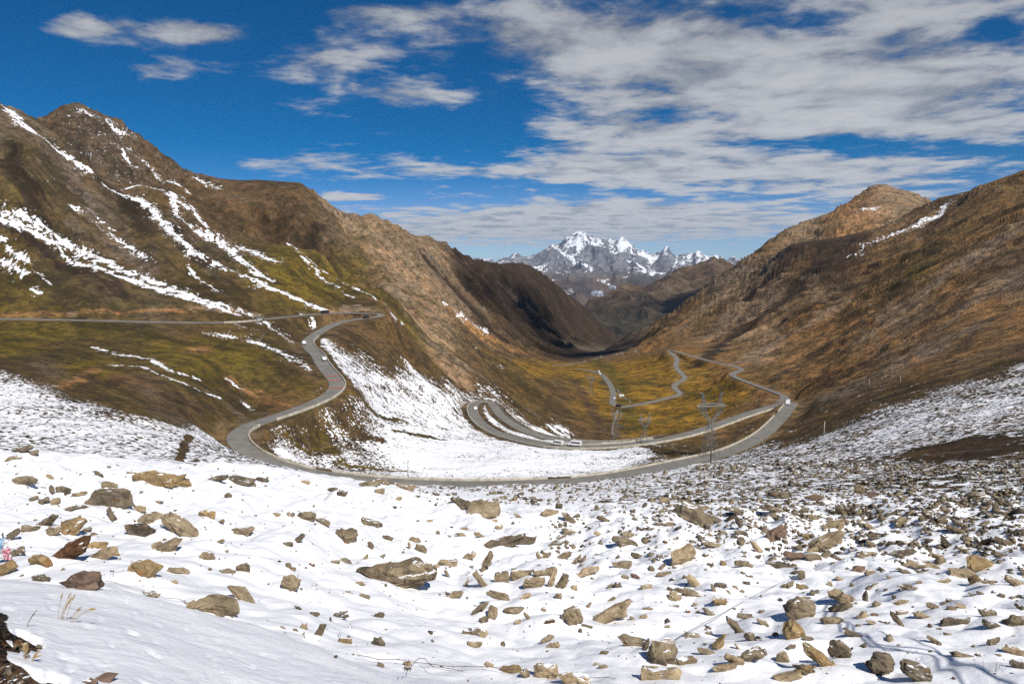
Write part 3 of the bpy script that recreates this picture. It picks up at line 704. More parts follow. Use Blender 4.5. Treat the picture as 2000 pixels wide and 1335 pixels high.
PLAIN = [
 (217,1007,18,32,'k',70),(470,940,60,16,'g',5),(425,936,40,22,'k',-10),(290,1016,46,25,'t',-5),(272,1040,56,26,'k',-8),(320,1070,70,28,'t',-6),(45,937,42,26,'g',-10),(121,957,40,14,'k',10),(155,966,32,11,'g',-4),
 (43,876,40,20,'g',-12),(62,886,26,9,'g',0),(24,895,28,8,'g',-10),(89,1025,44,24,'k',-30),(137,1035,42,30,'o',0),(103,1045,24,18,'t',0),(168,1036,26,12,'g',-15),(184,1044,14,9,'g',10),(82,1105,46,34,'o',10),(283,1113,60,38,'o',-5),(199,1092,68,20,'g',-25),
 (226,1086,24,9,'t',0),(404,1088,28,17,'t',0),(347,1116,38,15,'t',10),(293,1162,38,11,'g',4),(150,993,34,9,'g',0),(64,977,22,15,'g',-15),(84,982,28,20,'k',-20),(107,986,15,14,'g',0),(268,998,38,12,'t',0),(475,1112,24,16,'k',0),
 (473,1038,46,22,'g',-6),(432,1023,18,15,'k',-15),(405,1008,40,14,'o',4),(445,968,20,11,'t',0),(190,1066,38,13,'o',0),(36,1078,34,28,'g',-25),(78,1130,34,14,'k',8),(20,1047,36,22,'k',-35),(430,1058,18,11,'g',-20),(444,1118,30,7,'g',3),
 (98,1046,12,18,'g',80),(60,1036,32,11,'k',5),(341,1139,14,7,'t',0),(376,1054,0,0,'g',0),(211,949,30,12,'t',0),(255,926,18,10,'t',10),(192,926,18,12,'g',30),(98,932,18,9,'t',30),(372,1183,20,16,'t',0),(309,983,20,6,'g',0),
 (896,986,36,20,'k',5),(599,1009,38,20,'k',5),(630,1020,30,18,'g',15),(757,1052,21,11,'k',0),(583,1054,22,20,'k',-50),(562,1063,20,9,'k',5),(725,1022,42,12,'k',8),(705,1142,20,13,'g',15),(950,1102,26,44,'g',-62),(938,1135,26,40,'t',58),(912,1140,16,22,'g',-70),
 (980,1131,31,25,'t',0),(1018,1123,42,22,'g',8),(1040,1142,40,26,'t',0),(1062,1120,44,16,'t',-8),(1077,1141,18,40,'t',-72),(1098,1141,26,36,'k',-60),(1122,1152,18,12,'t',0),(972,1167,46,24,'t',15),(890,1167,32,26,'t',-15),(962,1200,18,36,'t',-80),(937,1195,34,20,'t',-38),(944,1215,20,14,'g',0),
 (1007,1193,42,15,'g',0),(1031,1207,20,12,'t',50),(925,1257,29,19,'g',0),(919,1236,38,10,'k',-12),(945,1243,16,16,'t',0),(674,1254,28,13,'o',-3),(738,1255,28,18,'k',0),(625,1237,24,32,'g',-60),(594,1225,16,14,'t',0),(740,1201,19,16,'k',10),(661,1203,32,10,'k',-15),(645,1210,8,10,'k',70),
 (955,1299,18,16,'t',15),(1000,1312,44,13,'o',3),(1066,1318,48,30,'t',5),(1023,1324,24,18,'g',0),(821,1074,26,15,'t',5),(800,1068,11,18,'t',70),(810,1055,24,10,'g',8),(875,1100,36,13,'t',4),(853,1105,14,8,'t',0),(873,1122,12,20,'g',65),(914,1088,30,14,'t',-28),(899,1045,22,9,'t',12),(938,1048,24,11,'t',25),
 (676,1096,24,11,'g',28),(655,1098,20,10,'g',-10),(1075,1214,25,9,'u',0),(609,1103,12,8,'u',15),(795,1297,18,10,'o',5),(743,1299,24,10,'g',30),(725,1069,14,17,'k',60),(596,941,20,9,'t',0),(650,957,22,9,'g',5),(668,965,18,12,'k',5),(720,946,44,10,'g',-5),(752,946,34,11,'k',8),(793,954,46,11,'g',4),
 (510,936,28,10,'k',5),(741,959,20,12,'t',0),(777,975,14,9,'t',0),(1073,1004,36,16,'t',-5),(563,1105,12,14,'g',80),(581,1186,16,10,'k',40),(613,1200,22,7,'g',-6),(553,1225,14,6,'g',12),(655,1283,8,6,'u',0),(712,1165,20,10,'g',25),(680,1157,14,5,'t',0),(568,1007,16,10,'g',0),(541,1006,20,8,'g',4),(715,1088,12,12,'g',-50),
 (746,1087,14,9,'g',-30),(840,1017,16,5,'t',0),(855,1041,8,8,'g',0),(906,1033,16,5,'g',-8),(975,1030,14,10,'t',0),(1000,1022,10,9,'k',0),(1012,1010,18,9,'g',35),(967,1020,12,6,'t',0),(1092,990,14,12,'k',0),(1005,975,10,8,'o',0),
 (1368,994,50,14,'g',3),(1445,1027,20,28,'k',55),(1221,1060,48,16,'g',18),(1243,1086,24,22,'k',20),(1235,1254,58,20,'g',10),(1262,1268,16,28,'g',-65),(1290,1316,74,22,'t',-12),(1342,1294,50,17,'t',-3),(1468,1245,26,17,'t',-5),(1456,1205,36,11,'g',5),(1488,1216,26,14,'g',20),
 (1407,1257,26,34,'o',-50),(1381,1272,36,16,'g',10),(1433,1296,38,26,'t',15),(1414,1309,48,17,'t',-8),(1124,1328,74,20,'t',0),(1318,1167,30,20,'t',8),(1312,1152,18,12,'k',20),(1357,1140,42,18,'t',42),(1345,1160,50,10,'g',18),(1406,1172,30,26,'o',12),(1407,1143,28,16,'k',12),(1394,1150,12,18,'t',60),
 (1095,1040,0,0,'t',0),(1111,1012,30,20,'g',40),(1127,1008,16,9,'g',0),(1179,1014,24,12,'k',25),(1114,1040,30,13,'t',20),(1098,1048,22,9,'g',-15),(1306,1030,34,10,'t',5),(1228,1045,28,18,'t',15),(1168,1043,16,15,'t',20),(1088,1061,28,13,'g',-10),(1052,1086,8,18,'t',75),(1066,1088,22,11,'t',-22),
 (1101,1088,34,14,'t',-28),(1127,1096,26,10,'g',-50),(1140,1094,18,10,'t',-55),(1150,1118,40,20,'t',-20),(1215,1105,38,13,'t',-6),(1241,1125,20,13,'r',20),(1273,1112,12,11,'t',0),(1293,1110,14,16,'t',-40),(1297,1121,28,10,'g',5),(1221,1127,16,10,'t',0),(1069,1248,28,16,'g',-30),(1081,1258,26,18,'t',-12),(1263,1147,26,9,'t',0),
 (1196,1145,20,10,'k',-20),(1207,1145,16,13,'g',0),(1393,1066,44,13,'g',15),(1376,1059,16,10,'k',10),(1478,1068,20,26,'t',50),(1451,1060,17,16,'g',0),(1451,1102,32,24,'g',15),(1389,1102,16,9,'g',10),(1443,998,36,14,'g',18),(1297,978,20,10,'t',0),(1256,1211,18,10,'t',-10),(1303,1224,13,9,'t',-15),
 (1386,1198,34,11,'g',35),(1150,1184,10,13,'t',-55),(1194,1170,16,7,'g',-30),(1265,1189,22,6,'t',-8),(1321,1184,14,5,'k',5),(1358,1182,10,7,'t',0),(1344,1196,10,8,'u',0),(1234,1217,14,10,'g',25),(1147,1228,22,10,'k',10),(1180,1276,20,7,'g',-5),(1178,1303,18,7,'g',0),(1165,1297,12,5,'g',0),(1063,1191,10,11,'t',0),
 (1091,1167,14,12,'t',0),(1024,1168,26,9,'t',-15),(1012,1216,14,10,'t',0),(1384,1237,14,10,'g',-15),(1356,1242,38,9,'t',3),(1440,1265,8,16,'g',50),(1413,1102,14,12,'o',0),(1435,1028,0,0,'g',0),(1447,1045,26,9,'g',0),
 (1516,1047,40,34,'r',-35),(1557,1089,54,20,'r',3),(1520,1105,44,14,'k',-5),(1588,1092,34,15,'g',0),(1715,1050,48,9,'k',6),(1767,1078,44,16,'g',-12),(1758,1088,16,9,'k',0),(1696,1082,44,9,'t',5),(1678,1110,24,22,'r',-10),(1699,1118,22,12,'t',0),(1766,1115,28,12,'g',12),(1538,1141,28,24,'g',-20),
 (1566,1124,14,20,'t',80),(1563,1146,18,16,'o',0),(1689,1170,9,34,'g',78),(1713,1180,22,20,'g',10),(1643,1188,42,17,'k',-14),(1686,1202,30,16,'t',0),(1803,1205,36,17,'t',20),(1823,1186,34,12,'g',18),(1858,1191,20,8,'k',5),(1878,1185,30,8,'t',10),(1868,1216,58,13,'g',-8),(1930,1198,32,16,'g',5),(1940,1223,46,12,'k',24),
 (1753,1212,20,34,'g',55),(1765,1198,34,8,'g',0),(1826,1252,28,13,'g',28),(1940,1254,28,24,'g',-25),(1982,1272,48,15,'t',10),(1989,1298,32,24,'k',18),(1880,1280,44,8,'t',6),(1773,1149,28,12,'g',5),(1787,1151,14,11,'k',15),(1845,1135,30,13,'t',-10),(1803,1104,70,13,'g',8),(1838,1094,34,14,'g',30),(1880,1123,60,12,'g',12),(1905,1133,26,18,'o',8),
 (1933,1139,30,22,'g',12),(1980,1138,50,18,'g',28),(1666,1240,38,12,'k',18),(1655,1232,14,10,'g',45),(1627,1214,44,13,'t',-5),(1540,1327,54,18,'t',-10),(1568,1317,40,18,'o',-30),(1530,1288,24,20,'g',0),(1575,1319,50,10,'k',22),(1546,1263,18,16,'g',-20),(1581,1250,24,8,'g',5),(1515,1241,12,8,'k',0),(1702,1218,24,13,'t',15),(1709,1202,16,7,'r',0),
 (1647,998,32,16,'k',-5),(1629,1024,42,18,'t',-8),(1523,968,42,16,'k',10),(1588,972,30,18,'r',-12),(1513,995,44,16,'g',20),(1568,998,24,14,'k',0),(1588,1010,22,16,'g',10),(1518,1013,34,9,'k',25),(1575,1051,16,14,'o',0),(1560,1043,8,16,'g',70),(1739,1004,20,12,'k',-20),(1839,1018,30,18,'k',25),(1868,1038,38,18,'k',20),(1955,1058,26,20,'k',25),
 (1953,1088,30,12,'k',22),(1911,1058,22,12,'k',35),(1760,1020,26,16,'g',-8),(1945,992,18,18,'k',0),(1914,966,26,9,'g',0),(1838,1098,20,18,'g',0),(1885,1073,30,9,'g',12),(1793,1065,18,12,'g',35),(1705,965,24,18,'r',-10),(1680,955,20,14,'g',0),(1640,990,16,10,'k',0),(1700,1028,20,16,'t',20),(1612,1088,28,18,'g',-45),(1746,1168,10,10,'k',0),
 (1762,1178,30,9,'g',-12),(1795,1138,12,7,'t',0),(1640,1130,22,9,'t',10),(1592,1157,22,9,'k',0),(1588,1160,12,12,'g',0),(1622,1141,10,10,'g',0),(1710,1141,16,8,'g',-10),(1736,1128,14,9,'t',15),(1805,1242,0,0,'t',0),(1730,1152,8,5,'k',0),(1979,1168,12,8,'g',-20),(1915,1160,20,7,'g',20),(1900,1163,14,6,'g',20),(1988,1184,10,12,'r',50),
]
PLAIN = [p for p in PLAIN if p[2] > 0]
rng = random.Random(11)
def fill_more(n):
    """stones between the traced ones: many in the rubble at the right, few at the left"""
    out = []; tries = 0
    while len(out) < n and tries < 9000:
        tries += 1
        px = rng.uniform(1180, 1990); py = 975 + rng.random() ** 1.3 * 210
        if rng.random() > (px - 1100) / 800 * (1.15 - (py - 975) / 300): continue
        w = rng.uniform(12, 24) * (.8 + (py - 975) / 400)
        if all(abs(px - q[0]) > (w + q[2]) * .5 or abs(py - q[1]) > (q[3] + w * .4) * .5 for q in out + [p for p in PLAIN] + [p for p in NAMED]):
            out.append((px, py, w, w * rng.uniform(.4, .8), rng.choice('kggttr'), rng.uniform(-35, 40)))
    return out
PLAIN += fill_more(max(0, 300 - len(PLAIN) - len(NAMED)))
ROCKS = []
for p in NAMED + PLAIN:
    q = hit(p[0], p[1] + p[3] * .42)
    if q is None or q.y > 170: continue
    ROCKS.append((q, p))
# the snow drifts up a little against the stones
def drift():
    for q, p in ROCKS:
        w = p[2] * q.y / 1333; h = p[3] * q.y / 1333
        r = .75 * w + .12; a = rng.uniform(.10, .30) * h
        ws = seg_window((q.x, q.y), (q.x + .01, q.y + .01), r * 2.6)
        dx = XX[ws] - q.x + rng.uniform(-.4, .4) * w; dy = YY[ws] - q.y - rng.uniform(-.2, .5) * w
        ZZ[ws] += a * np.exp(-(dx * dx + dy * dy) / (r * r))
drift()

# ------------------------------------------------------------------ far hill on the right of the valley mouth, and the snow range
def ridge_field(sky, base_py, d0, d1, us, back, extra=(), dtop=None):
    P = []
    for (a, b) in zip(sky[:-1], sky[1:]):
        n = max(1, int(abs(b[0] - a[0]) / 8))
        for i in range(n):
            t = i / n; px = a[0] + (b[0] - a[0]) * t; py = a[1] + (b[1] - a[1]) * t
            d = d1 if len(a) < 3 else a[2] + (b[2] - a[2]) * t
            P.append(pt(px, py, d)); P.append(pt(px, py + 40, d * back))
            for k, f in enumerate((.0, .3, .6, .82)):
                P.append(pt(px, base_py + (py - base_py) * (f ** 1.15), d0 + (d - d0) * f))
    P += [pt(*e) for e in extra]
    return P
def far_hill():
    sky = [(1080,640,5200),(1150,590,5300),(1200,571,5400),(1250,556,5500),(1300,540,5600),(1350,524,5700),(1385,512,5800),(1410,506,5850),(1430,509,5800),(1445,520,5700),(1520,500,5600),(1620,470,5600)]
    us = np.linspace(.02, .52, 520); Ls = np.linspace(math.log(3300), math.log(6600), 330)
    P = []
    for (a, b) in zip(sky[:-1], sky[1:]):
        for i in range(4):
            t = i / 4; px, py, d = (a[k] + (b[k] - a[k]) * t for k in range(3))
            P += [pt(px, py, d), pt(px, py + 40, d * 1.15), pt(px, py + (700 - py) * .35, 4700), pt(px, py + (700 - py) * .7, 4100), pt(px, 715, 3400)]
    F = Field(P, us, Ls, smooth=.002)
    U, L = np.meshgrid(us, Ls); Y = np.exp(L); X = U * Y
    q, p = X * .75 + Y * .66, X * -.66 + Y * .75
    Z = F.S * Y + (ridged(X / 620, Y / 900, 5, 201) - 1) * 62 + fbm(X / 110, Y / 110, 4, 211) * 11
    s = Z / Y
    hgt = smooth01(s, -.125, -.03)
    g1 = fbm(X / 260, Y / 260, 4, 221) * .5 + .5
    C = np.array([.026, .030, .020]) * (1 - hgt[..., None]) + np.array([.105, .070, .040]) * hgt[..., None]
    C = C * (.75 + .5 * g1[..., None])
    at_ = {'base': ('FLOAT_COLOR', C), 'snow': ('FLOAT', np.full(X.shape, -.5)), 'rocky': ('FLOAT', .25 + .5 * hgt * g1), 'flow': ('FLOAT_VECTOR', np.stack([q * .3, p * .3, q * 0], -1))}
    grid_mesh('hills', X, Y, Z, M_LAND, at_)

def mat_range():
    m, g = new_mat('snow_range')
    geo = g.n('ShaderNodeNewGeometry'); pos = geo.outputs['Position']
    z = g.n('ShaderNodeSeparateXYZ', {0: pos}).outputs[2]; nz = g.n('ShaderNodeSeparateXYZ', {0: geo.outputs['Normal']}).outputs[2]
    n = g.noise(g.vscale(pos, 1 / 500.), 1.0, 9.0, .66, .4); n2 = g.noise(g.vscale(pos, 1 / 90.), 1.0, 6.0, .65)
    low = g.mix(g.ramp(n, .35, .65), (.045, .036, .030), (.125, .085, .060))
    hi = g.mix(g.ramp(n2, .35, .65), (.11, .115, .13), (.26, .26, .27))
    rock = g.mix(g.ramp(z, -550, -80), low, hi)
    sv = g.math('ADD', g.math('MULTIPLY', g.math('SUBTRACT', n, .5), 1.5), g.ramp(z, -420, 560, -.36, -.20, smooth=False))
    sv = g.math('ADD', sv, g.math('MULTIPLY', g.attr('hold'), .55))
    sv = g.math('ADD', sv, g.ramp(nz, .45, .95, -.20, .24))
    sv = g.math('ADD', sv, g.math('MULTIPLY', g.math('SUBTRACT', n2, .46), g.ramp(z, -500, 200, .2, 1.3)))
    sm = g.ramp(sv, -.03, .05)
    col = g.mix(sm, rock, (.82, .84, .87))
    bm = g.n('ShaderNodeBump', {'Strength': .8, 'Distance': 30.0, 'Height': n2})
    b = g.n('ShaderNodeBsdfPrincipled', {'Base Color': col, 'Roughness': .8, 'Normal': bm.outputs[0], 'Specular IOR Level': .1})
    g.n('ShaderNodeOutputMaterial', {'Surface': b.outputs[0]}); return m
def snow_range():
    sky = [(800,560),(900,530),(960,512),(985,507),(1005,493),(1020,501),(1035,498),(1050,490),(1067,481),(1082,474),(1089,479),(1097,470),(1110,458),(1119,459),(1127,451),(1136,453),(1145,456),(1152,463),(1158,467),(1167,461),(1175,461),(1182,462),
           (1192,471),(1200,470),(1208,463),(1215,459),(1225,469),(1237,480),(1247,491),(1255,482),(1262,489),(1270,493),(1287,492),(1294,484),(1302,475),(1310,485),(1320,498),(1328,497),(1335,492),(1343,497),(1350,502),(1362,492),(1372,496),(1385,502),(1396,497),(1405,496),(1412,503),(1425,506),(1460,520),(1560,540),(1700,560)]
    us = np.linspace(-.16, .56, 1200); Ls = np.linspace(math.log(8800), math.log(19500), 620)
    D1 = 16000; P = []
    for (a, b) in zip(sky[:-1], sky[1:]):
        n = max(1, int((b[0] - a[0]) / 9))
        for i in range(n):
            t = i / n; px, py = (a[k] + (b[k] - a[k]) * t for k in range(2))
            P += [pt(px, py, D1), pt(px, py + 30, D1 * 1.09), pt(px, py + 60, D1 * 1.2)]
            low = py + (545 - py) * .45
            P += [pt(px, py + (545 - py) * .28, D1 * .957)]
    for px in range(780, 1720, 26):
        P += [pt(px, 700, 8900), pt(px, 640, 10000), pt(px, 590 + 7 * math.sin(px * .05), 11600), pt(px, 548 + 6 * math.sin(px * .043 + 1), 13000), pt(px, 523 + 4 * math.sin(px * .07), 14200), pt(px, 512 + 3 * math.sin(px * .1), 14900)]
    F = Field(P, us, Ls, smooth=.0005)
    U, L = np.meshgrid(us, Ls); Y = np.exp(L); X = U * Y
    top = np.exp(-((L - math.log(D1)) / .035) ** 2)
    amp = smooth01(Y, 9000, 12500) * (1 - .72 * top)
    wx = fbm(X / 900, Y / 900, 3, 303) * 220
    Z = F.S * Y + amp * ((ridged((X + wx) / 1050, Y / 1500, 6, 301, .52) - 1.0) * 185 + fbm(X / 160, Y / 160, 4, 311) * 12)
    Z += top * (ridged(X / 330, Y / 330, 4, 331) - 1) * 16
    hold = fbm(X / 700, Y / 900, 3, 341)
    # glaciers and snow fields on the shelves between the summits
    gl = np.zeros(X.shape)
    for px, py, r, w in ((1132,470,14,.6),(1120,490,12,.5),(1215,470,12,.6),(1235,500,16,.5),(1245,520,18,.5),(1060,508,22,.35),(1110,507,26,.4),(1150,515,24,.3),(1255,482,8,.5),(1272,508,10,.6),(1318,513,9,.5),(1360,500,22,.4),(1400,500,20,.4),(1230,470,9,.4)):
        u, s = ray(px, py); z = F.S; e = np.hypot((U - u) * 1333, (F.S - s) * 1333 * 1.25); gl = np.maximum(gl, w * np.exp(-(e / r) ** 2) * (Y < D1 * 1.03))
    for px, py, r, w in ((1030,470,30,.5),(1060,488,22,.35),(1170,480,22,.25),(1300,485,14,.35)):
        u, s = ray(px, py); e = np.hypot((U - u) * 1333, (F.S - s) * 1333); gl -= w * np.exp(-(e / r) ** 2)
    grid_mesh('mountains', X, Y, Z, mat_range(), {'hold': ('FLOAT', hold * .25 + gl)})
far_hill(); snow_range()

# a ground sheet out to the horizon under everything
def horizon_sheet():
    x = np.linspace(-20000, 20000, 60); y = np.linspace(3200, 20800, 60); X, Y = np.meshgrid(x, y)
    Z = -1750 + fbm(X / 9000, Y / 9000, 3, 7) * 120 + 0 * X
    at_ = {'base': ('FLOAT_COLOR', np.broadcast_to(np.array([.06, .055, .04]), X.shape + (3,))), 'snow': ('FLOAT', np.full(X.shape, -.5)),
           'rocky': ('FLOAT', np.full(X.shape, .2)), 'flow': ('FLOAT_VECTOR', np.stack([X * .1, Y * .1, X * 0], -1))}
    grid_mesh('terrain', X, Y, Z, M_LAND, at_)
horizon_sheet()
build_land()

# ------------------------------------------------------------------ rocks
def mat_rock(name, c1, c2, varnish=.35, lichen=None, snow=.5):
    m, g = new_mat(name)
    geo = g.n('ShaderNodeNewGeometry'); pos = geo.outputs['Position']
    nz = g.n('ShaderNodeSeparateXYZ', {0: geo.outputs['True Normal']}).outputs[2]
    rnd = g.n('ShaderNodeObjectInfo').outputs['Random']
    n1 = g.noise(pos, 2.6, 7.0, .68); n2 = g.noise(pos, 11.0, 6.0, .7)
    st = g.noise(g.vmath('MULTIPLY', g.n('ShaderNodeTexCoord').outputs['Object'], (1.5, 1.5, 13.0)), 1.0, 5.0, .6, .3)
    c = g.mix(g.ramp(n1, .36, .64), c1, c2)
    c = g.mix(g.ramp(st, .50, .66, 0, .6), c, g.mix(1.0, c, (.45, .40, .36), 'MULTIPLY'))
    c = g.mix(g.ramp(n2, .50, .72, 0, .8), c, g.mix(1.0, c, (.38, .33, .30), 'MULTIPLY'))
    c = g.mix(g.math('MULTIPLY', g.ramp(g.noise(pos, 1.7, 5.0, .7), .50, .62), varnish), c, (.045, .036, .028))
    c = g.mix(g.ramp(g.noise(pos, 17.0, 3.0, .6), .66, .72, 0, .55), c, (.34, .33, .27))
    if lichen: c = g.mix(g.ramp(g.noise(pos, 3.4, 5.0, .7), .60, .66, 0, .8), c, lichen)
    c = g.mix(1.0, c, g.mix(rnd, (.74, .74, .76), (1.2, 1.15, 1.08)), 'MULTIPLY')
    sv = g.math('ADD', g.math('MULTIPLY', g.math('SUBTRACT', g.noise(pos, 1.9, 5.0, .65), .5), 1.6), g.ramp(nz, .62, .98, -.85, -.10 + snow * .2, smooth=False))
    sm = g.ramp(sv, .0, .04)
    col = g.mix(sm, c, (.86, .87, .90))
    h = g.math('ADD', g.math('ADD', g.math('MULTIPLY', n2, .5), st), g.math('MULTIPLY', n1, .8))
    bp = g.n('ShaderNodeBump', {'Strength': .8, 'Distance': .05, 'Height': h})
    b = g.n('ShaderNodeBsdfPrincipled', {'Base Color': col, 'Roughness': .9, 'Normal': bp.outputs[0], 'Specular IOR Level': .2})
    g.n('ShaderNodeOutputMaterial', {'Surface': b.outputs[0]}); return m
ROCKM = {'t': mat_rock('tan_stone', (.275, .215, .135), (.410, .330, .215), .35),
         'k': mat_rock('dark_stone', (.120, .100, .072), (.240, .195, .130), .70, (.30, .16, .05)),
         'g': mat_rock('brown_stone', (.205, .165, .108), (.330, .270, .180), .5),
         'o': mat_rock('ochre_stone', (.250, .185, .100), (.375, .270, .135), .35, (.40, .19, .06)),
         'r': mat_rock('reddish_stone', (.190, .128, .095), (.260, .180, .130), .25, None, .1),
         'u': mat_rock('rusty_stone', (.110, .055, .028), (.210, .105, .045), .5, None, .2)}

def hull_mesh(name, w, d, h, seed, cuts=2, rough=.05, box=3.5, n=15):
    r = random.Random(seed); bm = bmesh.new()
    for _ in range(n):
        v = [r.uniform(-1, 1) for _ in range(3)]
        nrm = (sum(abs(c) ** box for c in v)) ** (1 / box) + 1e-6
        s = r.uniform(.82, 1.0) / nrm
        bm.verts.new((v[0] * s * w / 2, v[1] * s * d / 2, v[2] * s * h / 2))
    res = bmesh.ops.convex_hull(bm, input=bm.verts)
    bmesh.ops.delete(bm, geom=[e for e in set(res['geom_interior'] + res['geom_unused']) if isinstance(e, bmesh.types.BMVert)], context='VERTS')
    if cuts:
        bmesh.ops.subdivide_edges(bm, edges=bm.edges[:], cuts=cuts, use_grid_fill=True)
        bmesh.ops.triangulate(bm, faces=[f for f in bm.faces if len(f.verts) > 4])
        bm.normal_update()
        P = np.array([v.co[:] for v in bm.verts]); N = np.array([v.normal[:] for v in bm.verts]); m = max(w, h, d); q = min(w, h, d)
        k = seed % 97
        a = fbm((P[:, 0] + P[:, 2] * .7) / m * 5 + k, (P[:, 1] - P[:, 2] * .6) / m * 5 + k, 3, 5, .6)
        lay = gn(P[:, 2] / h * 6 + a * .6 + k, P[:, 0] * 0 + k, 9)
        P2 = P + N * ((a * rough + lay * rough * .8) * (q * .6 + m * .25))[:, None]
        for v, p in zip(bm.verts, P2): v.co = p
    me = bpy.data.meshes.new(name); bm.to_mesh(me); bm.free(); return me

LOOKW = {'t': 'tan', 'k': 'dark', 'g': 'brown', 'o': 'ochre', 'r': 'reddish', 'u': 'rusty'}
def rel_label(p, used):
    px, py, w, h, kind, tilt = p[:6]
    size = 'small' if w < 22 else ('mid-sized' if w < 42 else 'large')
    ar = h / w
    shp = 'flat stone' if ar < .38 else ('upright stone' if ar > 1.05 or abs(tilt) > 55 else ('tilted slab' if abs(tilt) > 24 else 'stone'))
    near = sorted(NAMED, key=lambda q: math.hypot((q[0] - px), (q[1] - py) * 1.6))
    def rel(q):
        dx, dy = px - q[0], (py - q[1]) * 1.6; dist = math.hypot(dx, dy)
        a = math.degrees(math.atan2(dy, dx)) % 360
        word = ['right of', 'below right of', 'below', 'below left of', 'left of', 'above left of', 'above', 'above right of'][int(((a + 22.5) % 360) // 45)]
        return ('just ' if dist < 55 else ('' if dist < 130 else 'well ')) + word + ' ' + q[6]
    base = '%s %s %s %s' % (size, LOOKW[kind], shp, rel(near[0]))
    for extra in ('', ' in the snow', ' half buried in snow'):
        if base + extra not in used: break
    lab = base
    if lab in used:
        for q in near[1:4]:
            lab = '%s %s %s between %s and %s' % (size, LOOKW[kind], shp, near[0][6], q[6])
            if lab not in used and len(lab.split()) <= 16: break
        else: lab = base
    return lab
def build_rocks():
    used = {}
    for i, (q, p) in enumerate(ROCKS):
        px, py, wpx, hpx, kind, tilt = p[:6]
        sc = q.y / 1333 * 1.16; r = random.Random(i * 7 + 3)
        t = math.radians(tilt); c, s_ = abs(math.cos(t)), abs(math.sin(t))
        W, H = wpx * sc, hpx * sc
        # undo the tilt so that the turned block fills the traced box
        if abs(tilt) > 8 and abs(tilt) < 75 and len(p) == 6 or len(p) > 6 and abs(tilt) > 20:
            L = W / max(c, .45) if W > H else H / max(s_, .5); L = min(L, math.hypot(W, H)); thick = max(.28 * L, min(W, H) * .55)
        else: L, thick = (W, H) if abs(tilt) < 75 else (H, W)
        dep = max(.45 * L, thick) * r.uniform(.7, 1.0) if thick < L * .7 else L * r.uniform(.7, 1.0)
        thick = max(thick - dep * .12, thick * .72)
        near = wpx > 26
        me = hull_mesh('rock', L * 1.04, dep, thick * 1.25, i * 31 + 5, 3 if near else (2 if wpx > 16 else 1), .08 if kind not in 'uk' else .11, r.choice([2.4, 3.2, 5]), r.choice([13, 15, 18, 22]) if L < thick * 3 else 18)
        if wpx > 24:      # broken corners and leaning splinters make the outline uneven
            bm = bmesh.new(); bm.from_mesh(me)
            for e_ in range(r.choice([1, 2, 2, 3])):
                f = r.uniform(.35, .62)
                m2 = hull_mesh('x', L * f, dep * f, thick * r.uniform(.6, 1.1), i * 31 + 900 + e_, 2, .07, 3, 13)
                m2.transform(Matrix.Translation((r.uniform(-.42, .42) * L, r.uniform(-.4, .1) * dep, r.uniform(-.25, .12) * thick)) @ Matrix.Rotation(r.uniform(-.5, .5), 4, 'Y') @ Matrix.Rotation(r.uniform(-.6, .6), 4, 'Z'))
                bm.from_mesh(m2); bpy.data.meshes.remove(m2)
            bm.to_mesh(me); bm.free()
        if p[0:2] == (780, 1127):    # raised right end, ragged back
            for v in me.vertices: v.co.z += max(0, v.co.x / L) * thick * .5
        o = bpy.data.objects.new('rock', me); COL.objects.link(o); me.materials.append(ROCKM[kind])
        z = float(zat(np.array(q.x), np.array(q.y)))
        o.rotation_euler = (math.radians(r.uniform(-8, 14)), t, math.radians(r.uniform(-28, 28)) * (1 if L < thick * 2 else .5))
        o.location = (q.x, q.y + dep * .22, z + H * .24)
        if len(p) > 6: tag(o, p[7], 'boulder', 'named boulders in the snow')
        else:
            lab = rel_label(p, used); used[lab] = used.get(lab, 0) + 1
            tag(o, lab, 'rock', 'stones scattered over the foreground snow')
        o['group'] = 'boulders and stones lying in the foreground snow'
build_rocks()

# ------------------------------------------------------------------ rubble nobody could count
def scatter(name, spots, label, cat, mats, seed):
    """spots: (x, y, z, size); one mesh of small angular stones"""
    r = np.random.RandomState(seed); tv, tf = [], []
    for k in range(16):
        me = hull_mesh('t', 1.0, r.uniform(.6, .95), r.uniform(.35, .75), seed * 100 + k, 0, 0, 3, 11)
        me.calc_loop_triangles()
        tv.append(np.array([v.co[:] for v in me.vertices])); tf.append(np.array([list(t.vertices) for t in me.loop_triangles])); bpy.data.meshes.remove(me)
    V, F, MI = [], [], []; off = 0
    for (x, y, z, s) in spots:
        k = r.randint(16); a = r.uniform(0, 6.28); b = r.uniform(-.6, .6)
        v = tv[k] * s; v = np.stack([v[:, 0] * math.cos(b) + v[:, 2] * math.sin(b), v[:, 1], -v[:, 0] * math.sin(b) + v[:, 2] * math.cos(b)], 1)
        v = np.stack([v[:, 0] * math.cos(a) - v[:, 1] * math.sin(a), v[:, 0] * math.sin(a) + v[:, 1] * math.cos(a), v[:, 2]], 1)
        V.append(v + (x, y, z + s * .06)); F.append(tf[k] + off); MI += [r.randint(len(mats))] * len(tf[k]); off += len(v)
    V = np.concatenate(V); F = np.concatenate(F)
    me = bpy.data.meshes.new(name); me.vertices.add(len(V)); me.vertices.foreach_set('co', V.astype(np.float32).ravel())
    me.loops.add(len(F) * 3); me.loops.foreach_set('vertex_index', F.astype(np.int32).ravel())
    me.polygons.add(len(F)); me.polygons.foreach_set('loop_start', np.arange(0, len(F) * 3, 3, dtype=np.int32))
    for m in mats: me.materials.append(m)
    me.polygons.foreach_set('material_index', np.array(MI, dtype=np.int32)); me.update(calc_edges=True)
    o = bpy.data.objects.new(name, me); COL.objects.link(o); return tag(o, label, cat, None, 'stuff')
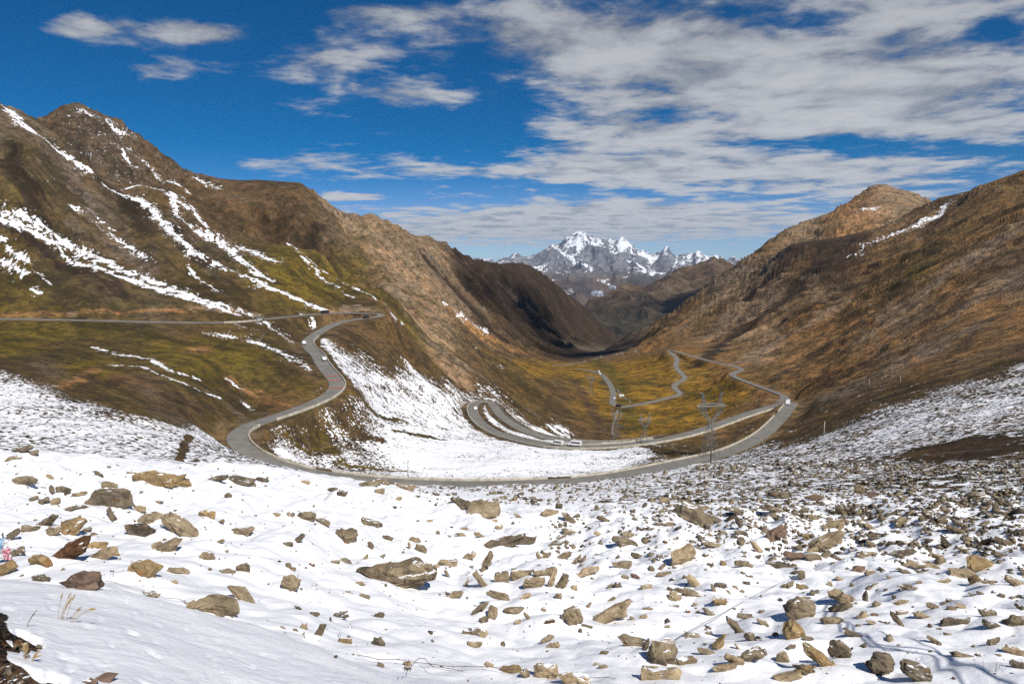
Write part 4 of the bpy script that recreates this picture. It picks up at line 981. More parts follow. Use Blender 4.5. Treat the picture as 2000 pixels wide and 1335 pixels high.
def rubble():
    r = random.Random(5); spots = []
    def dens(px, py):
        right = min(1, max(0, (px - 1000) / 420)); up = min(1, max(0, (1120 - py) / 130))
        d = right * up
        if py < 985: d = max(d, min(1, max(0, (px - 800) / 160)) * .75)
        if py > 1100: d *= .3
        return d + .02
    for _ in range(34000):
        px = r.uniform(-20, 2020); py = 905 + (r.random() ** 1.5) * 430
        c = gn(np.array([px / 90.]), np.array([py / 26.]), 77)[0]
        if r.random() > dens(px, py) * (.75 + c * .9): continue
        q = hit(px, py)
        if q is None or q.y > 190 or q.y < 6: continue
        if min(abs(RL[::3, 0] - q.x) + abs(RL[::3, 1] - q.y)) < 12: continue
        wpx = min(r.lognormvariate(1.75, .5), 20)
        wpx *= 1.25 if py > 960 else 1.0
        spots.append((q.x, q.y, q.z, wpx * q.y / 1333))
    # a few crumbs in the open snow
    for _ in range(420):
        px = r.uniform(0, 1400); py = r.uniform(925, 1300); q = hit(px, py)
        if q is None or q.y > 120 or q.y < 6.5: continue
        spots.append((q.x, q.y, q.z, r.uniform(2.2, 7) * q.y / 1333))
    # small chips in loose groups over the open snow
    for _ in range(5200):
        px = r.uniform(0, 1300); py = r.uniform(925, 1290)
        if gn(np.array([px / 60.]), np.array([py / 22.]), 97)[0] < .34: continue
        if r.random() > .28: continue
        q = hit(px, py)
        if q is None or q.y > 90 or q.y < 8.5: continue
        spots.append((q.x, q.y, q.z - .01, min(15, r.lognormvariate(1.6, .5)) * q.y / 1333))
    # clumps of larger stones through the boulder field
    n = 0
    for _ in range(9000):
        px = r.uniform(1000, 2010); py = r.uniform(955, 1330)
        c = gn(np.array([px / 75.]), np.array([py / 30.]), 91)[0]
        k = (.25 + .75 * min(1, max(0, (px - 1150) / 600))) * (1.0 if py < 1120 else .28)
        if c < .30 - .25 * k or r.random() > k * .48: continue
        if any(abs(px - p[0]) < p[2] * .55 and abs(py - p[1]) < p[3] * .6 for _, p in ROCKS): continue
        q = hit(px, py)
        if q is None or q.y > 90: continue
        spots.append((q.x, q.y, q.z - .02, r.uniform(9, 25) * q.y / 1333)); n += 1
    scatter('rubble', spots, None, None, [ROCKM[k] for k in 'tgkgt'], 3)
    print('rubble', len(spots))
rubble()
def soil_stones():
    r = random.Random(8); spots = []
    for _ in range(260):
        q = hit(r.uniform(-10, 130), r.uniform(1212, 1340))
        if q is None: continue
        j = int(np.searchsorted(LR, math.log(q.y))); i = int(np.searchsorted(UR, q.x / q.y))
        if SOILM[j, i] > .5: spots.append((q.x, q.y, q.z, r.uniform(.008, .05)))
    scatter('gravel', spots, None, None, [ROCKM[k] for k in 'uogk'], 4)
soil_stones()

# ------------------------------------------------------------------ the road, its parapets
def mat_simple(name, c1, c2, scale, rough=.85, bump=.3, bd=.02, detail=6.0, metal=0.0, obj=False):
    m, g = new_mat(name)
    pos = g.n('ShaderNodeTexCoord').outputs['Object'] if obj else g.n('ShaderNodeNewGeometry').outputs['Position']
    n = g.noise(pos, scale, detail, .62)
    c = g.mix(g.ramp(n, .34, .66), c1, c2)
    bp = g.n('ShaderNodeBump', {'Strength': bump, 'Distance': bd, 'Height': n})
    b = g.n('ShaderNodeBsdfPrincipled', {'Base Color': c, 'Roughness': rough, 'Normal': bp.outputs[0], 'Metallic': metal})
    g.n('ShaderNodeOutputMaterial', {'Surface': b.outputs[0]}); return m
M_ASPH = mat_simple('asphalt', (.150, .140, .122), (.205, .192, .168), .22, .9, .2, .05)
M_WALL = mat_simple('parapet_concrete', (.40, .36, .27), (.62, .58, .49), .5, .85, .3, .05)
M_STEEL = mat_simple('galvanised_steel', (.16, .175, .18), (.27, .29, .30), 1.5, .55, .1, .01, metal=.35)
M_WOOD = mat_simple('weathered_wood', (.10, .085, .07), (.20, .17, .14), 3.0, .9, .3, .01)
M_CONC = mat_simple('concrete', (.38, .36, .32), (.52, .50, .46), .8, .85, .3, .02)
M_RED = mat_simple('red_road_paint', (.50, .09, .05), (.60, .14, .08), 1.0, .7, .1, .01)
M_YEL = mat_simple('road_edge_dirt', (.24, .15, .07), (.36, .25, .12), .6, .95, .3, .03)

def frames(L):
    T = np.gradient(L[:, :2], axis=0); T /= np.linalg.norm(T, axis=1)[:, None] + 1e-9
    return T, np.stack([-T[:, 1], T[:, 0]], 1)      # tangent, left normal
RT, RN = frames(RL)
def ribbon(name, idx, offs, mat, zo=0.0, closed=False):
    """a strip swept along the road; offs: list of (sideways, up) of the section"""
    V = []; n = len(offs)
    for k in idx:
        for (o, z) in offs:
            V.append((RL[k, 0] + RN[k, 0] * o, RL[k, 1] + RN[k, 1] * o, RL[k, 2] + z + zo))
    F = []
    m = n if closed else n - 1
    for j in range(len(idx) - 1):
        for i in range(m):
            a, b = j * n + i, j * n + (i + 1) % n; F.append((a, b, b + n, a + n))
    if closed: F += [tuple(range(n - 1, -1, -1)), tuple((len(idx) - 1) * n + i for i in range(n))]
    me = bpy.data.meshes.new(name); me.from_pydata(V, [], F); me.update()
    bm = bmesh.new(); bm.from_mesh(me); bmesh.ops.recalc_face_normals(bm, faces=bm.faces); bm.to_mesh(me); bm.free()
    return link(name, me, mat)
road = ribbon('road', range(len(RL)), [(-3.4, -.55), (-3.35, -.02), (-2.0, .03), (0, .05), (2.0, .03), (3.35, -.02), (3.4, -.55)], M_ASPH)
tag(road, kind='structure')
def ridx(i):
    px, py, d = ROAD[i]; u, s = ray(px, py); return int(np.argmin((RL[:, 0] - u * d) ** 2 + (RL[:, 1] - d) ** 2))
def roadnear(px, py, dguess=None):
    """index on the road line that projects nearest to a picture point"""
    u, s = ray(px, py); e = ((RL[:, 0] / RL[:, 1] - u) ** 2 + (RL[:, 2] / RL[:, 1] - s) ** 2)
    return int(np.argmin(e))
def sides():
    k = np.arange(len(RL)); d = 13.0
    l = zat(RL[:, 0] + RN[:, 0] * d, RL[:, 1] + RN[:, 1] * d); r = zat(RL[:, 0] - RN[:, 0] * d, RL[:, 1] - RN[:, 1] * d)
    v = r - l; v = np.convolve(v, np.ones(9) / 9, 'same'); return np.where(v > 0, 1, -1)   # +1: left side lower
SD = sides()
WALLS = [ # from, to (picture points on the road), side override, label
 ((430,629),(520,622),0,'short pale concrete parapet on the upper left road where it crosses the gully'),
 ((612,656),(500,824),0,'cream parapet down the middle S-bend of the left road'),
 ((487,829),(640,926),-99,'cream kerb wall round the inside of the lower left hairpin'),
 ((640,926),(1110,939),0,'long cream parapet along the far edge of the nearest road, centre stretch'),
 ((1118,938),(1528,812),0,'cream parapet rising along the far edge of the nearest road to the right hairpin'),
 ((1533,805),(1500,797),0,'pale wall end wrapping the outside of the right hairpin'),
 ((1495,798),(1290,858),0,'cream parapet along the second road from the right hairpin down left'),
 ((1280,860),(965,843),0,'cream parapet along the second road on the valley bottom side'),
 ((938,784),(1030,843),0,'thin cream parapet of the lower leg after the small left hairpin'),
 ((1040,848),(1340,845),0,'cream parapet on the lowest terrace road above the golden meadow'),
 ((1533,776),(1430,733),0,'grey guard wall on the road climbing down behind the right hairpin'),
]
for a, b, ov, lab in WALLS:
    i, j = roadnear(*a), roadnear(*b)
    if j <= i + 2: print('wall order', lab, i, j); continue
    idx = list(range(i, j)); s = int(np.sign(SD[i:j].sum() or 1)) if ov == 0 else (1 if ov > 0 else -1)
    if ov == -99: s = 1
    w0, w1 = 3.42 * s, 3.8 * s
    o = ribbon('parapet_wall', idx, [(w0, -.6), (w0, .60), (w0 + .05 * s, .66), (w1 - .05 * s, .66), (w1, .60), (w1, -1.4)], M_WALL if 'grey' not in lab else M_CONC, closed=True)
    tag(o, lab, 'wall', 'parapet walls along the mountain road')
    print('wall', i, j, s, lab[:40])

# red rumble stripes across the road
def stripes():
    for n, (px, py) in enumerate(((648,735),(651,744),(652,753))):
        k = roadnear(px, py); p = RL[k]; t = RT[k]; nn = RN[k]
        V = [(p[0] + t[0] * a * .7 + nn[0] * b * 3.0, p[1] + t[1] * a * .7 + nn[1] * b * 3.0, p[2] + .075) for a, b in ((-1, -1), (1, -1), (1, 1), (-1, 1))]
        V2 = [(v[0], v[1], v[2] + .02) for v in V]
        me = bpy.data.meshes.new('road_stripe'); me.from_pydata(V + V2, [], [(4, 5, 6, 7), (0, 1, 5, 4), (1, 2, 6, 5), (2, 3, 7, 6), (3, 0, 4, 7)]); me.update()
        tag(link('road_stripe', me, M_RED), 'red painted stripe across the bend of the left road, %s of three' % ('farthest', 'middle', 'nearest')[n], 'road marking', 'red stripes painted across the road bend')
stripes()

# ------------------------------------------------------------------ small building helpers
class MB:
    def __init__(s): s.V, s.F = [], []
    def add(s, V, F):
        k = len(s.V); s.V += [tuple(v) for v in V]; s.F += [tuple(i + k for i in f) for f in F]
    def bar(s, a, b, r, n=4, r2=None):
        a, b = Vector(a), Vector(b); d = (b - a)
        if d.length < 1e-6: return
        d.normalize(); x = d.orthogonal().normalized(); y = d.cross(x); r2 = r if r2 is None else r2; V = []
        for c, rr in ((a, r), (b, r2)):
            for i in range(n):
                t = 2 * math.pi * (i + .5) / n; V.append(c + x * math.cos(t) * rr + y * math.sin(t) * rr)
        s.add(V, [tuple((i, (i + 1) % n, (i + 1) % n + n, i + n)) for i in range(n)] + [tuple(range(n - 1, -1, -1)), tuple(range(n, 2 * n))])
    def box(s, c, e, rz=0.0):
        V = []
        for z in (-1, 1):
            for x, y in ((-1, -1), (1, -1), (1, 1), (-1, 1)):
                X, Y = x * e[0] / 2, y * e[1] / 2
                V.append((c[0] + X * math.cos(rz) - Y * math.sin(rz), c[1] + X * math.sin(rz) + Y * math.cos(rz), c[2] + z * e[2] / 2))
        s.add(V, [(3, 2, 1, 0), (4, 5, 6, 7), (0, 1, 5, 4), (1, 2, 6, 5), (2, 3, 7, 6), (3, 0, 4, 7)])
    def build(s, name, mat, parent=None, smooth=False):
        me = bpy.data.meshes.new(name); me.from_pydata(s.V, [], s.F); me.update()
        if smooth: me.polygons.foreach_set('use_smooth', [True] * len(me.polygons))
        return link(name, me, mat, parent)
def empty(name, loc, rz=0.0, label=None, cat=None, group=None):
    o = bpy.data.objects.new(name, None); COL.objects.link(o); o.location = loc; o.rotation_euler = (0, 0, rz); o.empty_display_size = .3
    return tag(o, label, cat, group)

# ------------------------------------------------------------------ power pylons (wine-glass towers)
def lattice(mb, p0, p1, w0, w1, n, r, d0=None, d1=None):
    """four-legged braced mast from p0 to p1"""
    p0, p1 = Vector(p0), Vector(p1); d0 = d0 or w0; d1 = d1 or w1
    def ring(t):
        c = p0.lerp(p1, t); w = w0 + (w1 - w0) * t; d = d0 + (d1 - d0) * t
        return [c + Vector((sx * w / 2, sy * d / 2, 0)) for sx, sy in ((-1, -1), (1, -1), (1, 1), (-1, 1))]
    ts = [1 - (1 - k / n) ** 1.25 for k in range(n + 1)]
    for a, b in zip(ts[:-1], ts[1:]):
        A, B = ring(a), ring(b)
        for i in range(4):
            j = (i + 1) % 4
            mb.bar(A[i], B[i], r); mb.bar(A[i], B[j], r * .6, 3); mb.bar(A[j], B[i], r * .6, 3); mb.bar(B[i], B[j], r * .55, 3)
def pylon(px, py, ptop, rz, label, fat=1.0):
    q = hit(px, py)
    H = (py - ptop) * q.y / 1333 * 1.04
    t = empty('power_pylon', (q.x, q.y, q.z - .3), rz, label, 'pylon', 'power line towers crossing the valley')
    r = .0034 * H * fat; W = .44 * H
    m = MB(); lattice(m, (0, 0, 0), (0, 0, H * .56), H * .24, H * .06, 6, r)
    for sx in (-1, 1):
        for sy in (-1, 1): m.box((sx * H * .12, sy * H * .12, .15), (H * .03, H * .03, .8))
    m.build('tower_body', M_STEEL, t)
    for s in (-1, 1):
        a = MB(); lattice(a, (s * .02 * H, 0, H * .56), (s * .125 * H, 0, H * .72), H * .05, H * .07, 3, r * .85, H * .05, H * .05)
        lattice(a, (s * .125 * H, 0, H * .72), (s * .115 * H, 0, H * .80), H * .07, H * .07, 1, r * .85, H * .05, H * .05); a.build('fork_arm', M_STEEL, t)
    b = MB(); n = 12
    for k in range(n):
        x0, x1 = -W / 2 + W * k / n, -W / 2 + W * (k + 1) / n
        def hh(x): return H * (.018 + .032 * max(0, 1 - abs(x) / (W * .5)))
        for y in (-1, 1):
            yy = y * H * .022; b.bar((x0, yy, H * .80), (x1, yy, H * .80), r * .8); b.bar((x0, yy, H * .80 + hh(x0)), (x1, yy, H * .80 + hh(x1)), r * .8)
            b.bar((x0, yy, H * .80), (x1, yy, H * .80 + hh(x1)), r * .5, 3); b.bar((x1, yy, H * .80), (x1, yy, H * .80 + hh(x1)), r * .5, 3)
        b.bar((x0, -H * .022, H * .80), (x1, H * .022, H * .80), r * .5, 3)
    b.build('crossarm', M_STEEL, t)
    for s in (-1, 1):
        h = MB(); lattice(h, (s * .125 * H, 0, H * .83), (s * .14 * H, 0, H), H * .06, H * .012, 3, r * .8, H * .045, H * .012)
        h.bar((s * .14 * H, 0, H), (s * .19 * H, 0, H * 1.005), r * .8); h.build('earth_wire_horn', M_STEEL, t)
    for x in (-.46, 0, .46):
        i = MB()
        for k in range(7): i.bar((x * W, 0, H * .80 - H * .012 * k), (x * W, 0, H * .80 - H * .012 * k - H * .008), r * 1.5, 6, r * .7)
        i.build('insulator', M_CONC, t)
    return t, H, W
PY = [pylon(1386, 893, 765, .10, 'tallest lattice power pylon, standing beside the nearest road right of centre', 1.0),
      pylon(1259, 866, 806, .15, 'middle-sized lattice pylon rising from the lowest terrace road', 1.1),
      pylon(1204, 853, 796, .2, 'grey lattice pylon by the small blue pond in the golden meadow', 1.0),
      pylon(1154, 771, 730, .25, 'smallest and farthest pylon on the golden slope left of the valley road', 1.0)]

# ------------------------------------------------------------------ poles
def pole(px, py, ptop, label, mat, arm=True, r=.14):
    q = hit(px, py); H = (py - ptop) * q.y / 1333 * 1.03
    t = empty('utility_pole', (q.x, q.y, q.z - .3), .3, label, 'pole', 'thin poles on the slopes')
    m = MB(); m.bar((0, 0, 0), (0, 0, H), r, 8, r * .7); m.build('pole', mat, t, True)
    if arm:
        a = MB(); a.box((0, .12, H * .93), (H * .16, .1, .12)); a.build('crossarm', mat, t)
        for s in (-1, 0, 1):
            i = MB(); i.bar((s * H * .07, .12, H * .93 + .06), (s * H * .07, .12, H * .93 + .3), .07, 6, .04); i.build('insulator', M_CONC, t)
    else:
        a = MB(); a.box((0, -r - .02, H * .9), (.3, .04, .3)); a.build('plate', M_CONC, t)
    return t
pole(1388, 905, 812, 'tall dark wooden pole in front of the tallest pylon', M_WOOD, True, .22)
pole(797, 934, 898, 'dark-footed pole at the far edge of the nearest road, left of centre', M_CONC, True, .16)
pole(1252, 868, 846, 'short dark pole by the middle terrace road', M_WOOD, False, .16)
pole(1609, 851, 820, 'leaning pale post on the brown slope right of the hairpin', M_CONC, False, .13)
pole(1697, 757, 740, 'thin pale post at the edge of the snow on the right slope', M_CONC, False, .16)
pole(1758, 748, 734, 'farthest thin post, above the pale post on the right slope', M_CONC, False, .16)
def delineators():
    for n, (px, py, lab) in enumerate(((1486,869,'white A-shaped marker frame at the near edge of the road below the right hairpin'),)):
        q = hit(px, py); H = 16 * q.y / 1333
        t = empty('marker_frame', (q.x, q.y, q.z), 0, lab, 'road marker')
        a = MB(); a.bar((-H * .35, 0, -.1), (0, 0, H), .10, 5); a.build('leg', M_WALL, t)
        a = MB(); a.bar((H * .35, 0, -.1), (0, 0, H), .10, 5); a.build('leg', M_WALL, t)
delineators()

# ------------------------------------------------------------------ vehicles
def mat_paint(name, c, rough=.35):
    m, g = new_mat(name)
    n = g.noise(g.n('ShaderNodeTexCoord').outputs['Object'], 2.0, 4.0, .6)
    b = g.n('ShaderNodeBsdfPrincipled', {'Base Color': g.mix(g.ramp(n, .3, .7), c, tuple(v * .82 for v in c)), 'Roughness': rough})
    g.n('ShaderNodeOutputMaterial', {'Surface': b.outputs[0]}); return m
M_WHITE = mat_paint('white_paint', (.80, .80, .79)); M_BLACK = mat_paint('black_paint', (.03, .03, .035)); M_GLASS = mat_paint('dark_glass', (.02, .025, .03), .12)
M_TYRE = mat_paint('tyre_rubber', (.02, .02, .02), .9); M_GREY = mat_paint('grey_paint', (.22, .23, .25))
PROFILES = {  # side outline (length, height) of the body and its window band
 'car': (1.78, [(-2.2,.35),(-2.25,.75),(-2.15,1.0),(-1.5,1.06),(-.95,1.5),(.55,1.55),(1.15,1.12),(2.05,.95),(2.25,.7),(2.22,.35)], [(-1.32,1.07),(-.86,1.42),(.48,1.46),(.98,1.12)]),
 'van': (1.9, [(-2.5,.4),(-2.5,1.9),(-2.35,2.05),(1.3,2.05),(1.6,1.9),(2.1,1.25),(2.5,1.05),(2.55,.4)], [(-2.1,1.25),(-2.1,1.8),(1.25,1.8),(1.75,1.25)]),
 'truck': (2.3, [(-3.6,.6),(-3.6,2.7),(1.5,2.7),(1.5,2.5),(3.2,2.4),(3.5,1.5),(3.55,.6)], [(1.9,1.6),(1.9,2.25),(3.0,2.2),(3.25,1.6)])}
def vehicle(kind, px, py, side, mat, label, scale=1.15):
    k = roadnear(px, py); p, t, nn = RL[k], RT[k], RN[k]; w, prof, win = PROFILES[kind]
    rz = math.atan2(t[1], t[0]) + (math.pi if side < 0 else 0)
    e = empty('parked_' + kind if False else kind, (p[0] - nn[0] * 1.8 * side, p[1] - nn[1] * 1.8 * side, p[2] + .05), rz, label, kind, 'vehicles on the mountain road')
    e.scale = (scale,) * 3
    def extr(pr, hw, name, mat, taper=.0):
        zt = max(z for _, z in pr); V = []
        for s in (-1, 1): V += [(x, s * (hw - taper * max(0, (z - 1.0) / max(.1, zt - 1.0))), z) for x, z in pr]
        n = len(pr); F = [tuple(range(n - 1, -1, -1)), tuple(range(n, 2 * n))] + [(i, (i + 1) % n, (i + 1) % n + n, i + n) for i in range(n)]
        me = bpy.data.meshes.new(name); me.from_pydata(V, [], F); me.update()
        bm = bmesh.new(); bm.from_mesh(me); bmesh.ops.recalc_face_normals(bm, faces=bm.faces)
        if name == 'body': bmesh.ops.bevel(bm, geom=bm.edges[:], offset=.05, segments=1, affect='EDGES')
        bm.to_mesh(me); bm.free(); return link(name, me, mat, e)
    extr(prof, w / 2, 'body', mat, .14)
    extr(win, w / 2 + .015 - .02, 'side_window', M_GLASS, .10)
    ws = MB(); x0, z0 = win[-1]; x1, z1 = win[-2]
    ws.add([(x0 + .12, -w * .38, z0), (x0 + .12, w * .38, z0), (x1 + .12, w * .34, z1), (x1 + .12, -w * .34, z1)], [(0, 1, 2, 3)]); ws.build('windscreen', M_GLASS, e)
    L = prof[-1][0]
    for sx in (-.62, .62):
        for sy in (-1, 1):
            wh = MB(); r = .33 if kind != 'truck' else .5; wh.bar((sx * L, sy * (w / 2 - .22), r), (sx * L, sy * (w / 2 + .01), r), r, 14); wh.build('wheel', M_TYRE, e)
    return e
vehicle('car', 603, 671, 1, M_WHITE, 'white car just below the upper bend of the left S-curve')
vehicle('car', 625, 704, -1, M_WHITE, 'white car halfway down the left S-curve, above the red stripes')
vehicle('car', 921, 799, 1, M_WHITE, 'small white car on the outside of the small left hairpin')
vehicle('van', 1084, 873, 1, M_WHITE, 'left one of two white vans on the second road', 1.2)
vehicle('van', 1117, 874, 1, M_WHITE, 'right one of two white vans on the second road', 1.3)
vehicle('van', 1546, 789, -1, M_WHITE, 'white van parked at the tip of the right hairpin', 1.2)
vehicle('car', 1197, 778, 1, M_WHITE, 'white car on the last bend of the valley road', 1.1)
vehicle('car', 1174, 730, -1, M_WHITE, 'right one of two tiny white cars at the far end of the valley road', 1.2)
vehicle('van', 1166, 727, 1, M_WHITE, 'left one of two tiny white cars at the far end of the valley road', 1.2)
vehicle('truck', 1208, 794, -1, M_BLACK, 'dark truck at the lowest hairpin of the valley road', .8)
vehicle('car', 500, 624, 1, M_GREY, 'silver car on the upper left road by the pale parapet')
vehicle('truck', 636, 612, 1, M_BLACK, 'dark truck at the right end of the upper left road', .8)
vehicle('car', 712, 618, -1, M_BLACK, 'black car on the road just before the upper right hairpin')

# ------------------------------------------------------------------ hut, river bed, pond
def hut():
    q = hit(1213, 774); e = empty('hut', (q.x, q.y, q.z), .3, 'tiny white hut beside the stream in the golden valley floor', 'hut')
    m = MB(); m.box((0, 0, 1.2), (9, 5, 3.0)); m.build('wall', M_WHITE, e)
    r = MB(); r.add([(-4.8, -2.9, 2.6), (4.8, -2.9, 2.6), (4.8, 2.9, 2.6), (-4.8, 2.9, 2.6), (-4.8, 0, 4.0), (4.8, 0, 4.0)], [(0, 1, 5, 4), (2, 3, 4, 5), (0, 4, 3), (1, 2, 5), (3, 2, 1, 0)]); r.build('roof', M_WHITE, e)
    d = MB(); d.box((1.5, -2.52, 1.0), (1.0, .06, 2.0)); d.build('door', M_WOOD, e)
    e.scale = (.6, .6, .6)
    for x in (-2.5, -.3): w = MB(); w.box((x, -2.52, 1.4), (1.1, .06, .9)); w.build('window', M_GLASS, e)
hut()
def water_strip(name, pts, wpx, mat, kind='structure', zo=.25):
    P = [hit(*p) for p in pts]; P = [p for p in P if p]
    L = catmull([tuple(p) for p in P], 6.0); T, N = frames(L); V = []; F = []
    r = np.random.RandomState(4)
    for k in range(len(L)):
        w = wpx * L[k, 1] / 1333 * (.7 + .6 * abs(gn(np.array([k / 9.]), np.array([2.2]), 5)[0]) + .2)
        for i in range(7):
            o = (i / 6 - .5) * w * 2; x, y = L[k, 0] + N[k, 0] * o, L[k, 1] + N[k, 1] * o
            V.append((x, y, float(zat(np.array(x), np.array(y))) + zo - (.0 if 0 < i < 6 else .9)))
    for j in range(len(L) - 1):
        for i in range(6): a = j * 7 + i; F.append((a, a + 1, a + 8, a + 7))
    me = bpy.data.meshes.new(name); me.from_pydata(V, [], F); me.update(); me.polygons.foreach_set('use_smooth', [True] * len(F))
    return tag(link(name, me, mat), kind=kind)
M_BED = mat_simple('river_gravel', (.10, .095, .085), (.26, .24, .21), .035, .9, .3, .3, 9.0)
M_WATER = mat_simple('water', (.035, .055, .075), (.06, .085, .11), .05, .25, .05, .05)
water_strip('river_bed', [(1245,688),(1215,690),(1185,693),(1165,700),(1140,706),(1110,712),(1085,713),(1060,706)], 3.0, M_BED)
water_strip('stream_bed', [(1206,800),(1203,812),(1198,826),(1196,842),(1200,856)], 2.6, M_BED, zo=.12)
water_strip('stream_bed', [(1205,760),(1212,768),(1222,778),(1232,786)], 2.4, M_BED, zo=.12)
water_strip('pond', [(1206,830),(1213,832),(1220,832)], 3.2, M_WATER, zo=.3)

# ------------------------------------------------------------------ things in the near snow
M_STRAW = mat_simple('dry_grass', (.30, .20, .08), (.48, .36, .17), 30.0, .9, .1, .002)
M_TWIG = mat_simple('dark_twig', (.05, .035, .025), (.10, .07, .045), 30.0, .9, .1, .002)
def grass(px, py, n, hpx, lean, label, mat=None, spread=8, heads=True, seed=1):
    q = hit(px, py); r = random.Random(seed); s = q.y / 1333
    e = empty('grass_tuft', q, 0, label, 'grass', 'dry grass stalks in the near snow')
    for i in range(n):
        x, y = r.uniform(-1, 1) * spread * s, r.uniform(-1, 1) * spread * s * .7
        z = float(zat(np.array(q.x + x), np.array(q.y + y))) - q.z
        L = hpx * s * r.uniform(.55, 1.1); a = lean + r.uniform(-.28, .28); b = r.uniform(-.2, .2); m = MB(); p = Vector((x, y, z - .01)); pts = [p.copy()]
        for k in range(6):
            t = (k + 1) / 6; aa = a * (.45 + .75 * t); p = p + Vector((math.sin(aa), b * .4, math.cos(aa))) * L / 6; pts.append(p.copy())
        for u, v in zip(pts[:-1], pts[1:]): m.bar(u, v, .0016, 4, .0012)
        st = m.build('stalk', mat or M_STRAW, e)
        if heads:
            h = MB(); d = (pts[-1] - pts[-2]).normalized()
            for k in range(7):
                c = pts[-1] - d * (.004 + k * .006); w = .0042 * math.sin(math.pi * (k + .8) / 8) + .001
                h.bar(c, c + d * .008 + Vector((w * .6 * (-1) ** k, 0, 0)), w, 5, w * .4)
            h.build('seed_head', M_STRAW, st)
grass(122, 1210, 6, 64, .42, 'tuft of straw-coloured grass with seed heads, upright on the near snow bank', seed=3, spread=7)
grass(138, 1214, 4, 66, .95, 'straw grass stalks leaning far right beside the upright tuft', seed=4, spread=4)
grass(50, 1222, 2, 48, .38, 'two thin dark stalks at the edge of the bare soil', M_TWIG, 3, False, 5)
grass(47, 1285, 7, 40, .2, 'short golden stalks growing at the upper soil patch', seed=6, spread=10)
grass(66, 1290, 3, 40, .9, 'pale stalks leaning right over the snow by the soil', seed=7, spread=6)
grass(221, 1127, 4, 18, .15, 'small dark dead stems in the snow above the near bank', M_TWIG, 6, False, 8)
grass(1290, 1215, 6, 14, .2, 'tiny dark twigs poking from open snow right of the leaning boulder', M_TWIG, 14, False, 9)
grass(1940, 1310, 12, 22, .2, 'wispy dark bush twigs in the snow near the bottom right', M_TWIG, 22, False, 10)
grass(665, 1243, 6, 12, .0, 'small reddish sprig in the snow beside the white slab', M_TWIG, 5, False, 11)

# white painted slab by the snow bank
def white_slab():
    q = hit(608, 1252); s = q.y / 1333
    m = mat_simple('white_flaking_stone', (.60, .54, .46), (.82, .78, .72), 9.0, .9, .4, .01)
    me = hull_mesh('white_slab', 40 * s, 12 * s, 36 * s, 77, 2, .03, 2.2, 9)
    o = link('rock', me, m); o.location = (q.x, q.y + .05, q.z + 6 * s); o.rotation_euler = (.2, .5, .2)
    tag(o, 'cream-white wedge of stone leaning against an upright brown one above the bank', 'boulder', 'boulders and stones lying in the foreground snow')
white_slab()
def brick_slabs():
    m = ROCKM['r']
    for n, (px, py, w, h, lab) in enumerate(((205, 1331, 44, 16, 'reddish slab at the bottom edge beside the bare soil, right one'), (170, 1334, 34, 12, 'reddish slab at the bottom edge beside the bare soil, left one'))):
        q = hit(px, py) ; s = q.y / 1333
        me = hull_mesh('slab', w * s, 30 * s, h * s, 400 + n, 2, .03, 5, 14); o = link('rock', me, m); o.location = (q.x, q.y + .02, q.z + 1 * s); o.rotation_euler = (0, .1 * n, .4 * n)
        tag(o, lab, 'boulder', 'boulders and stones lying in the foreground snow')
brick_slabs()
# tattered prayer flag at the left edge
def cloth(name, c0, w, h, mat, parent, seed):
    r = random.Random(seed); V = []; F = []; nx, ny = 14, 18
    for j in range(ny + 1):
        for i in range(nx + 1):
            u, v = i / nx - .5, j / ny
            a = float(gn(np.array([u * 3.0]), np.array([v * 2.5]), seed)[0]); b = float(gn(np.array([u * 5.0]), np.array([v * 3.0]), seed + 4)[0])
            V.append((c0[0] + u * w * (1 - .35 * v) + a * w * .25, c0[1] + b * w * .5, c0[2] - v * h + a * h * .08))
    for j in range(ny):
        for i in range(nx): k = j * (nx + 1) + i; F.append((k, k + 1, k + nx + 2, k + nx + 1))
    me = bpy.data.meshes.new(name); me.from_pydata(V, [], F); me.update(); me.polygons.foreach_set('use_smooth', [True] * len(F))
    o = link(name, me, mat, parent); md = o.modifiers.new('thick', 'SOLIDIFY'); md.thickness = .003; return o
def flags():
    q = hit(7, 1098); s = q.y / 1333
    e = empty('prayer_flag', q, 0, 'tattered pale blue, white and pink prayer flag on a stick, left edge', 'prayer flag')
    m = MB(); m.bar((0, .03, -.1), (.01, .03, 62 * s), .012, 6); m.build('stick', M_TWIG, e)
    for n, (c, x, z, w, h) in enumerate((((.25, .42, .60), -2, 52, 17, 26), ((.72, .70, .72), 6, 50, 15, 24), ((.70, .33, .38), 10, 32, 16, 26), ((.70, .68, .66), -3, 28, 14, 18))):
        cloth('flag', (x * s, 0, z * s), w * s, h * s, mat_simple('flag_cloth', tuple(v * .85 for v in c), c, 12.0, .9, .2, .005), e, 40 + n)
flags()

